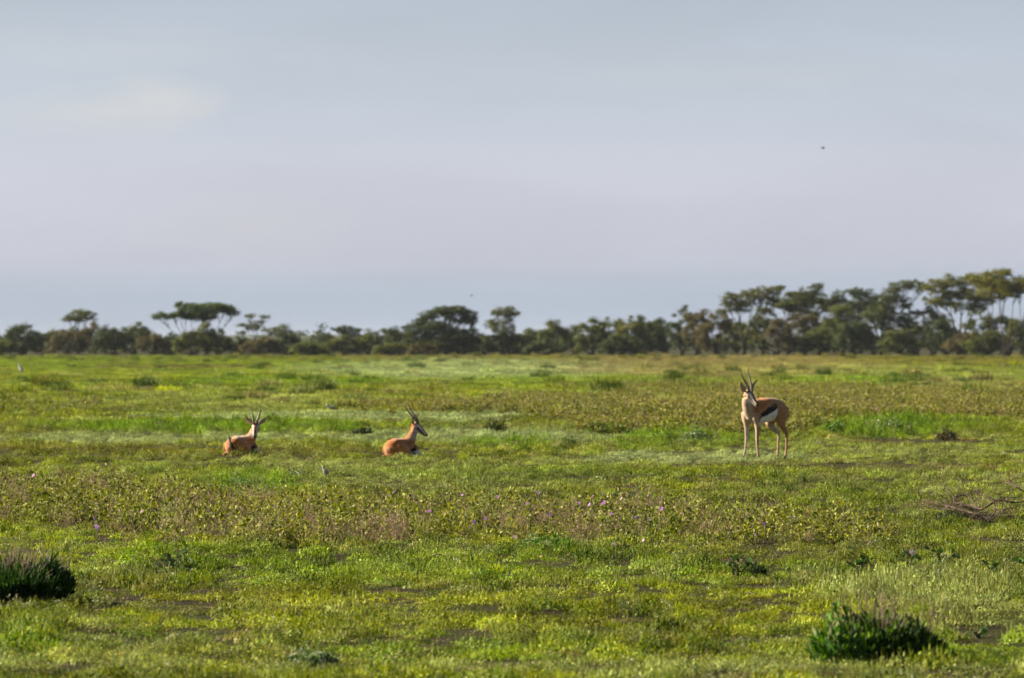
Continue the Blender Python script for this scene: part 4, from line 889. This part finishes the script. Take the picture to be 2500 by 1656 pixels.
# ------------------------------------------------------------------ single plants, brushwood, stones
def shrub(px, py, wpx, hpx, label, color, leaf=0.03, n=1500, blades=False, dry=0, name='shrub', seed=0, color2=None, aspect=0.42, cat='shrub', group=None):
    R = np.random.default_rng(500 + seed); D = Dof(py); X = wX(px, D); m = D / F; W = wpx * m / 2; Hh = hpx * m
    root = thing(name, (X, D + W * 0.8, gz1(X, D + W * .8) - 0.004), label, cat, group); L = Leaves()
    a = R.random(n) * 6.283; q = R.random(n) ** 0.45; hz = np.sqrt(np.clip(1 - q ** 2 * 0.85, 0, 1)) * R.uniform(.35, 1.0, n) ** .5
    p = np.column_stack([np.cos(a) * q * W, np.sin(a) * q * W, hz * Hh * 0.92 * (0.40 + 1.0 * vnoise(np.cos(a) * q * 3.5 + 9, np.sin(a) * q * 3.5 + 5, seed % 7, 2)) * R.uniform(0.2, 1.0, n) ** 0.6])
    if blades: d = np.column_stack([p[:, 0] / W * .55, p[:, 1] / W * .55, np.ones(n)]) + R.normal(size=(n, 3)) * .28
    else: d = R.normal(size=(n, 3)) + np.array((0, 0, .5))
    col = np.array(color)[None] * (0.7 + 0.6 * R.random((n, 1)))
    if color2 is not None:
        k = R.random(n) < .18; col[k] = np.array(color2)
    L.add(p, d, leaf * (0.6 + .7 * R.random(n)), leaf * aspect, mix=1.0, wide=.45, R=R); L.c[-1] = col
    o = new_obj('foliage', L.mesh('foliage'), M_LEAF, root); o['kind'] = 'stuff'
    st = []
    for i in range(9):
        e = p[R.integers(0, n)]; st.append(tube(smooth_path([(R.normal() * W * .15, R.normal() * W * .15, 0), (e[0] * .5, e[1] * .5, e[2] * .6), e], 5), np.linspace(.0045, .0015, 5) * (Hh / .2), 5))
    v, f = join(st); new_obj('stem', mesh_from('stem', v, f, True), M_STEM, root)
    if dry:
        L = Leaves()
        for i in range(dry):
            a = R.random() * 6.283; b = np.array((math.cos(a) * W * R.random() * .8, math.sin(a) * W * R.random() * .8, Hh * .2)); d = np.array((b[0] / W * .45 + .10, b[1] / W * .45, 1)) + R.normal(size=3) * .16; d /= np.linalg.norm(d)
            e = b + d * Hh * R.uniform(.55, 1.10); c = np.array((.24, .185, .135)) * R.uniform(.7, 1.2); L.line(b, e, .0022, c, R=R)
            for s in range(4): b2 = b + (e - b) * R.uniform(.5, 1); L.line(b2, b2 + (d + R.normal(size=3) * .5) * Hh * .14, .0016, c * 1.1, R=R)
        o = new_obj('dry_stalks', L.mesh('dry_stalks'), M_LEAF, root); o['kind'] = 'stuff'
    return root
shrub(30, 1472, 260, 116, 'dark dense shrub with upright blades and dry stalks at the left edge', (.016, .048, .008), .060, 5600, True, 120, seed=1, aspect=.15, color2=(.05, .12, .02))
shrub(2165, 1612, 300, 138, 'dark bushy shrub with leafy shoots and dry grass at the lower right', (.026, .060, .010), .034, 4300, True, 110, seed=2, color2=(.10, .17, .03), aspect=.4)
shrub(2045, 1622, 120, 160, 'bright green leafy shoots on the left side of the dark lower right shrub', (.055, .14, .016), .036, 620, True, 8, seed=3, color2=(.30, .33, .16), name='leafy_shoot', cat='plant')
shrub(1335, 1352, 150, 62, 'vivid green feathery plant at the front edge of the leafy strip', (.060, .15, .015), .022, 1500, seed=4, aspect=.3, cat='plant', name='feathery_plant')
shrub(1845, 1408, 52, 44, 'small dark tuft beside a pale-leaved weed on the right', (.016, .035, .010), .024, 500, True, seed=5, aspect=.15, cat='plant', name='dark_tuft')
shrub(2360, 1268, 150, 38, 'dark green plant growing under the dead branches at the right edge', (.020, .045, .010), .026, 900, seed=6, cat='plant')
shrub(2313, 1080, 54, 34, 'small dark reddish shrub on the short grass right of the standing antelope', (.085, .060, .035), .045, 300, seed=7, color2=(.05, .07, .02))
shrub(886, 1060, 42, 22, 'small dark bush left of the middle resting antelope', (.030, .045, .016), .05, 320, seed=8)
shrub(1485, 1066, 130, 44, 'dark green leafy shrub at the left end of the olive belt', (.070, .115, .016), .055, 800, seed=9, color2=(.17, .16, .04))
shrub(1208, 1052, 55, 36, 'small olive bush in front of the belt, right of the middle antelope', (.050, .065, .018), .05, 360, seed=10)
shrub(2035, 1068, 50, 44, 'bright green bush just right of the standing antelope, the larger one', (.070, .15, .02), .045, 420, seed=11)
shrub(2168, 1062, 74, 52, 'bright green bush farther right of the standing antelope with white specks', (.075, .155, .025), .045, 650, seed=12, color2=(.35, .36, .22))
shrub(2245, 1058, 44, 40, 'bright green bush left of the small dark reddish shrub', (.075, .15, .03), .045, 330, seed=13)
shrub(1700, 1090, 70, 50, 'pale green herb clump left of the standing antelope', (.10, .16, .05), .04, 600, seed=14, color2=(.3, .33, .18))
shrub(1385, 1100, 44, 34, 'small green herb clump on the pale turf between the antelopes', (.06, .10, .02), .035, 300, seed=15)
shrub(575, 1200, 110, 48, 'fresh green herb clump below the left resting antelope with white flowers', (.08, .17, .025), .024, 900, seed=16, color2=(.50, .50, .38), aspect=.35)
shrub(720, 1172, 70, 32, 'dark herb clump with white specks left of the small grey-brown bird', (.05, .08, .03), .026, 420, seed=17, color2=(.42, .42, .30), aspect=.4)
shrub(760, 1632, 120, 62, 'leafy clump with pale flower heads at the bottom left of centre', (.07, .13, .035), .020, 900, seed=18, color2=(.45, .45, .33), aspect=.4)
shrub(425, 1410, 120, 76, 'branching weed with broad leaves left of centre in the foreground', (.060, .11, .018), .034, 160, seed=19, color2=(.26, .25, .11), cat='plant')

# broad-leaved weeds whose leaves can be told apart: every leaf an object
def leaf_mesh(nm, w=0.42):
    v = [(0, 0, 0), (.3, w * .45, .04), (.3, -w * .45, .04), (.3, 0, 0), (.65, w * .42, .06), (.65, -w * .42, .06), (.65, 0, .02), (1, 0, -.04)]
    f = [(0, 3, 1), (0, 2, 3), (1, 3, 6, 4), (3, 2, 5, 6), (4, 6, 7), (6, 5, 7)]
    return mesh_from(nm, v, f, True)
M_BL = [simple_mat('broad_leaf_a', (.030, .080, .010), .5, 12, .35, None, (.055, .12, .016), .2), simple_mat('broad_leaf_b', (.07, .105, .022), .5, 12, .35, None, (.12, .13, .04), .2)]
LM = []
for i, w in enumerate((.55, .45, .62)):
    me = leaf_mesh('leaf', w); me.materials.append(M_BL[i % 2 if i < 2 else 0]); LM.append(me)
def weed(px, py, wpx, hpx, nleaf, lpx, label, seed=0, group='broad-leaved weeds in the right foreground'):
    R = np.random.default_rng(900 + seed); D = Dof(py); X = wX(px, D); m = D / F; W = wpx * m / 2; Hh = hpx * m * 1.15
    root = thing('broad_leaved_weed', (X, D, gz1(X, D)), label, 'plant', group); ends = []
    for i in range(5):
        e = np.array((R.uniform(-1, 1) * W * .8, R.uniform(-1, 1) * W * .5, Hh * R.uniform(.5, 1))); pth = smooth_path([(0, 0, -.005), e * (.35, .35, .6), e], 7)
        v, f = tube(pth, np.linspace(.004, .0018, 7), 5); new_obj('stem', mesh_from('stem', v, f, True), M_STEM, root); ends.append(pth)
    for i in range(nleaf):
        pth = ends[i % 5]; p = pth[R.integers(2, 7)]
        o = bpy.data.objects.new('leaf', LM[i % 3]); COL.objects.link(o); o.parent = root; s = lpx * m * R.uniform(.9, 1.6)
        o.location = p; o.rotation_euler = (R.normal() * .5, R.normal() * .6 - .1, R.random() * 6.283); o.scale = (s, s, s)
    return root
weed(2098, 1412, 80, 84, 18, 20, 'upright weed with broad leaves and a shadow to its right, left of the flowering one', 1)
weed(2222, 1408, 80, 76, 26, 17, 'weed with a pink-white flower on top in the right foreground', 2)
weed(2305, 1392, 86, 62, 24, 18, 'dense weed with dark leaves just right of the flowering one', 3)
weed(2440, 1418, 120, 60, 22, 24, 'spreading weed with large rounded dark leaves at the right edge', 4)
weed(1805, 1410, 80, 56, 18, 17, 'pale-leaved weed left of the small dark tuft', 5)
weed(106, 1472, 40, 18, 9, 20, 'tiny star-shaped plant in front of the dark shrub at the left edge', 6, None)
weed(430, 1412, 90, 74, 22, 18, 'dark green weed inside the branching plant left of centre', 7, None)
weed(2385, 1545, 50, 26, 8, 20, 'small bright weed right of the lower right shrub', 8, None)

# flowers
M_PUR = simple_mat('purple_petals', (.36, .16, .50), .6, 40, .2, None, (.50, .26, .60), .3)
M_PNK = simple_mat('pink_petals', (.62, .36, .55), .6, 40, .2, None, (.72, .50, .66), .3)
def flower_mesh(m):
    V = []; Fc = []
    for k in range(5):
        a = k * 1.2566; ca, sa = math.cos(a), math.sin(a)
        for (r, t, z) in ((0, 0, 0), (.55, .34, .16), (1, 0, .10), (.55, -.34, .16)): V.append((r * ca - t * sa, r * sa + t * ca, z))
        Fc.append((k * 4, k * 4 + 1, k * 4 + 2, k * 4 + 3))
    me = mesh_from('petals', V, Fc); me.materials.append(m); return me
FM = [flower_mesh(M_PUR), flower_mesh(M_PNK)]
v, f = tube([(0, 0, 0), (.004, 0, .5), (0, 0, 1)], [.0016, .0014, .001], 5); SM = mesh_from('stem', v, f, True); SM.materials.append(M_STEM)
FL = [(82, 1161, 9, 1), (290, 1247, 8, 0), (346, 1249, 8, 1), (672, 1238, 8, 1), (1215, 1213, 9, 1), (1128, 1208, 7, 1), (1314, 1203, 9, 1), (1449, 1213, 9, 1), (1439, 1232, 9, 0),
      (1414, 1229, 7, 0), (1614, 1243, 10, 0), (1517, 1218, 8, 1), (1048, 1249, 9, 0), (1288, 1229, 8, 0), (1492, 1255, 8, 0), (1158, 1275, 9, 0), (1185, 1267, 8, 0), (1257, 1311, 9, 1), (1341, 1256, 8, 0),
      (1554, 1263, 8, 0), (1584, 1268, 8, 1), (1502, 1329, 8, 0), (1571, 1319, 8, 1), (1843, 1307, 8, 0), (1866, 1279, 8, 0)]
def flower(px, py, size, k, label, group='purple flowers in the leafy strip', hgt=0.165):
    D = (CAMH - hgt) * F / (py - HY); X = wX(px, D); g = gz1(X, D); z = wZ(py, D); h = max(0.05, z - g)
    root = thing('wild_flower', (X, D, g), label, 'flower', group)
    s = bpy.data.objects.new('stem', SM); COL.objects.link(s); s.parent = root; s.scale = (1, 1, h)
    p = bpy.data.objects.new('petals', FM[k]); COL.objects.link(p); p.parent = root; p.location = (0, 0, h); q = size * D / F * .62; p.scale = (q, q, q)
    p.rotation_euler = (1.0 + .3 * math.sin(px), .4 * math.cos(px * 3), px % 6)
ORD = 'first second third fourth fifth sixth seventh eighth ninth tenth eleventh twelfth thirteenth fourteenth'.split(); cnt = [0, 0]
for (x, y, s_, k) in sorted(FL):
    w_ = 'small purple' if k == 0 else 'small pale pink'
    flower(x, y, s_ * 1.1, k, ORD[cnt[k]] + ' ' + w_ + ' flower from the left in the leafy strip', ('purple' if k == 0 else 'pale pink') + ' flowers in the leafy strip'); cnt[k] += 1
flower(1474, 1229, 16, 0, 'largest open purple flower, in the middle of the leafy strip', None)
flower(235, 1287, 15, 0, 'bright purple flower at the left end of the leafy strip', None)
flower(230, 1266, 12, 0, 'dark purple flower just above the bright one at left', None)
flower(1933, 1265, 13, 0, 'purple flower at the thin right end of the leafy strip', None)
flower(2226, 1350, 15, 1, 'pink-white flower on top of a weed in the right foreground', None, .11)

# dead branches lying at the right edge
def brush():
    R = np.random.default_rng(42); D0 = Dof(1272); m = D0 / F
    def P(zx, zy, dep=0.0):
        px, py = 2230 + zx / 8.77, 1170 + zy / 8.77; return np.array((wX(px, D0 + dep), D0 + dep, wZ(py, D0 + dep)))
    root = thing('dead_branch', tuple(P(1450, 860)), 'bare dead branches lying tangled in the grass at the right edge', 'branch'); o = np.array(root.location)
    lines = [([(690, 560, .1), (1000, 660, .0), (1300, 745, -.1), (1560, 890, -.1)], .0075), ([(960, 520, .25), (1300, 590, .15), (1440, 650, .1), (1560, 600, .1), (1800, 460, .2), (2100, 495, .3), (2367, 480, .3), (2700, 420, .3)], .006),
             ([(740, 230, .4), (860, 390, .3), (880, 500, .25), (1000, 525, .2)], .0045), ([(860, 380, .3), (1140, 345, .3), (1290, 500, .2), (1440, 640, .1)], .004), ([(1000, 560, .0), (1250, 640, .0), (1420, 660, .1)], .005),
             ([(200, 440, .3), (450, 520, .2), (700, 580, .1)], .0035), ([(150, 560, .2), (400, 600, .1), (700, 650, .0), (850, 700, .0)], .003), ([(1560, 880, -.1), (1850, 720, .1), (2000, 640, .2), (2150, 620, .2)], .005),
             ([(2050, 60, .6), (2200, 170, .5), (2400, 280, .5)], .005), ([(1750, 640, .1), (1900, 700, 0), (2150, 830, 0)], .004), ([(1050, 720, -.1), (1300, 830, -.1), (1500, 870, -.1)], .004), ([(1540, 330, .4), (1720, 440, .3)], .003), ([(1340, 300, .5), (1390, 420, .4), (1500, 560, .2)], .003),
             ([(1600, 860, -.1), (1750, 700, 0), (1740, 500, .2), (1900, 400, .3), (2200, 400, .4)], .004)]
    for pts, r in lines:
        pth = smooth_path([P(*q) - o for q in pts], 4 * len(pts)); v, f = tube(pth, np.linspace(r * 1.5, r * .7, len(pth)), 6); new_obj('branch', mesh_from('branch', v, f, True), M_TWIG, root)
    L = Leaves()
    for i in range(420):
        pts, r = lines[R.integers(0, 14)]; q = pts[R.integers(0, len(pts))]; b = P(q[0] + R.normal() * 90, q[1] + R.normal() * 30, q[2] + R.normal() * .15) - o
        d = np.array((R.normal() * 1.0 - .3, R.normal() * .5, .35 + R.normal() * .35)); d /= np.linalg.norm(d); e = b + d * R.uniform(.05, .17); c = np.array((.12, .085, .062)) * R.uniform(.5, 1.7)
        L.line(b, e, .0024, c, R=R); L.line(b * .4 + e * .6, b * .4 + e * .6 + (d + R.normal(size=3) * .6) * .05, .0018, c, R=R)
    t = new_obj('twigs', L.mesh('twigs'), M_LEAF, root); t['kind'] = 'stuff'
brush()
def lying_twig(px, py, len_px, r, label, rot, tilt=.05, m=M_TWIG):
    D = Dof(py); X = wX(px, D); l = len_px * D / F; root_z = gz1(X, D) + .035
    pts = smooth_path([(-l / 2, 0, 0), (-l * .1, .01, .004), (l * .2, -.006, 0), (l / 2, .008, .012)], 9)
    v, f = tube(pts, np.linspace(r, r * .6, 9), 7); o = new_obj('fallen_twig', mesh_from('fallen_twig', v, f, True), m, None, (X, D, root_z)); o.rotation_euler = (0, -tilt, rot)
    tag(o, label, 'twig')
lying_twig(1080, 1366, 50, .0035, 'pale dry twig lying level below the leafy strip', .05, .02, simple_mat('pale_twig', (.30, .25, .12), .8, 30, .2, None, (.4, .34, .2)))
lying_twig(1082, 1378, 50, .0060, 'dark fallen stick just under the pale twig', .10, .16, simple_mat('dark_wood', (.03, .02, .015), .9, 30, .2, None, (.06, .04, .03)))
lying_twig(310, 1192, 100, .004, 'thin dark twig lying in the dry stalks at the left', .2, .05)
def stone(px, py, wpx, label, col=(.42, .36, .30), sd=0):
    R = np.random.default_rng(sd); D = Dof(py); X = wX(px, D); s = wpx * D / F / 2
    th = np.linspace(0, math.pi, 8); V = []; 
    for i, a in enumerate(th):
        for k in range(11):
            b = k / 11 * 6.283; q = 1 + .22 * (vnoise(math.cos(b) * 1.3 + 5 + sd, math.sin(b) * 1.3 + a, 2, 2) - .5) * 2
            V.append((math.sin(a) * math.cos(b) * s * q, math.sin(a) * math.sin(b) * s * .8 * q, math.cos(a) * s * .5 * q))
    Fc = [(i * 11 + k, i * 11 + (k + 1) % 11, (i + 1) * 11 + (k + 1) % 11, (i + 1) * 11 + k) for i in range(7) for k in range(11)]
    o = new_obj('stone', mesh_from('stone', V, Fc, True), simple_mat('stone', col, .85, 30, .2, .003, tuple(c * .75 for c in col)), None, (X, D, gz1(X, D) + s * .35 + .012)); tag(o, label, 'stone')
stone(2453, 1112, 20, 'pale flat stone on the turf at the far right', sd=1)
stone(192, 1552, 17, 'pale round stone in the grass at lower left', (.34, .36, .28), 2)
stone(1322, 1365, 12, 'small reddish-pale stone below the feathery green plant', (.45, .30, .2), 3)
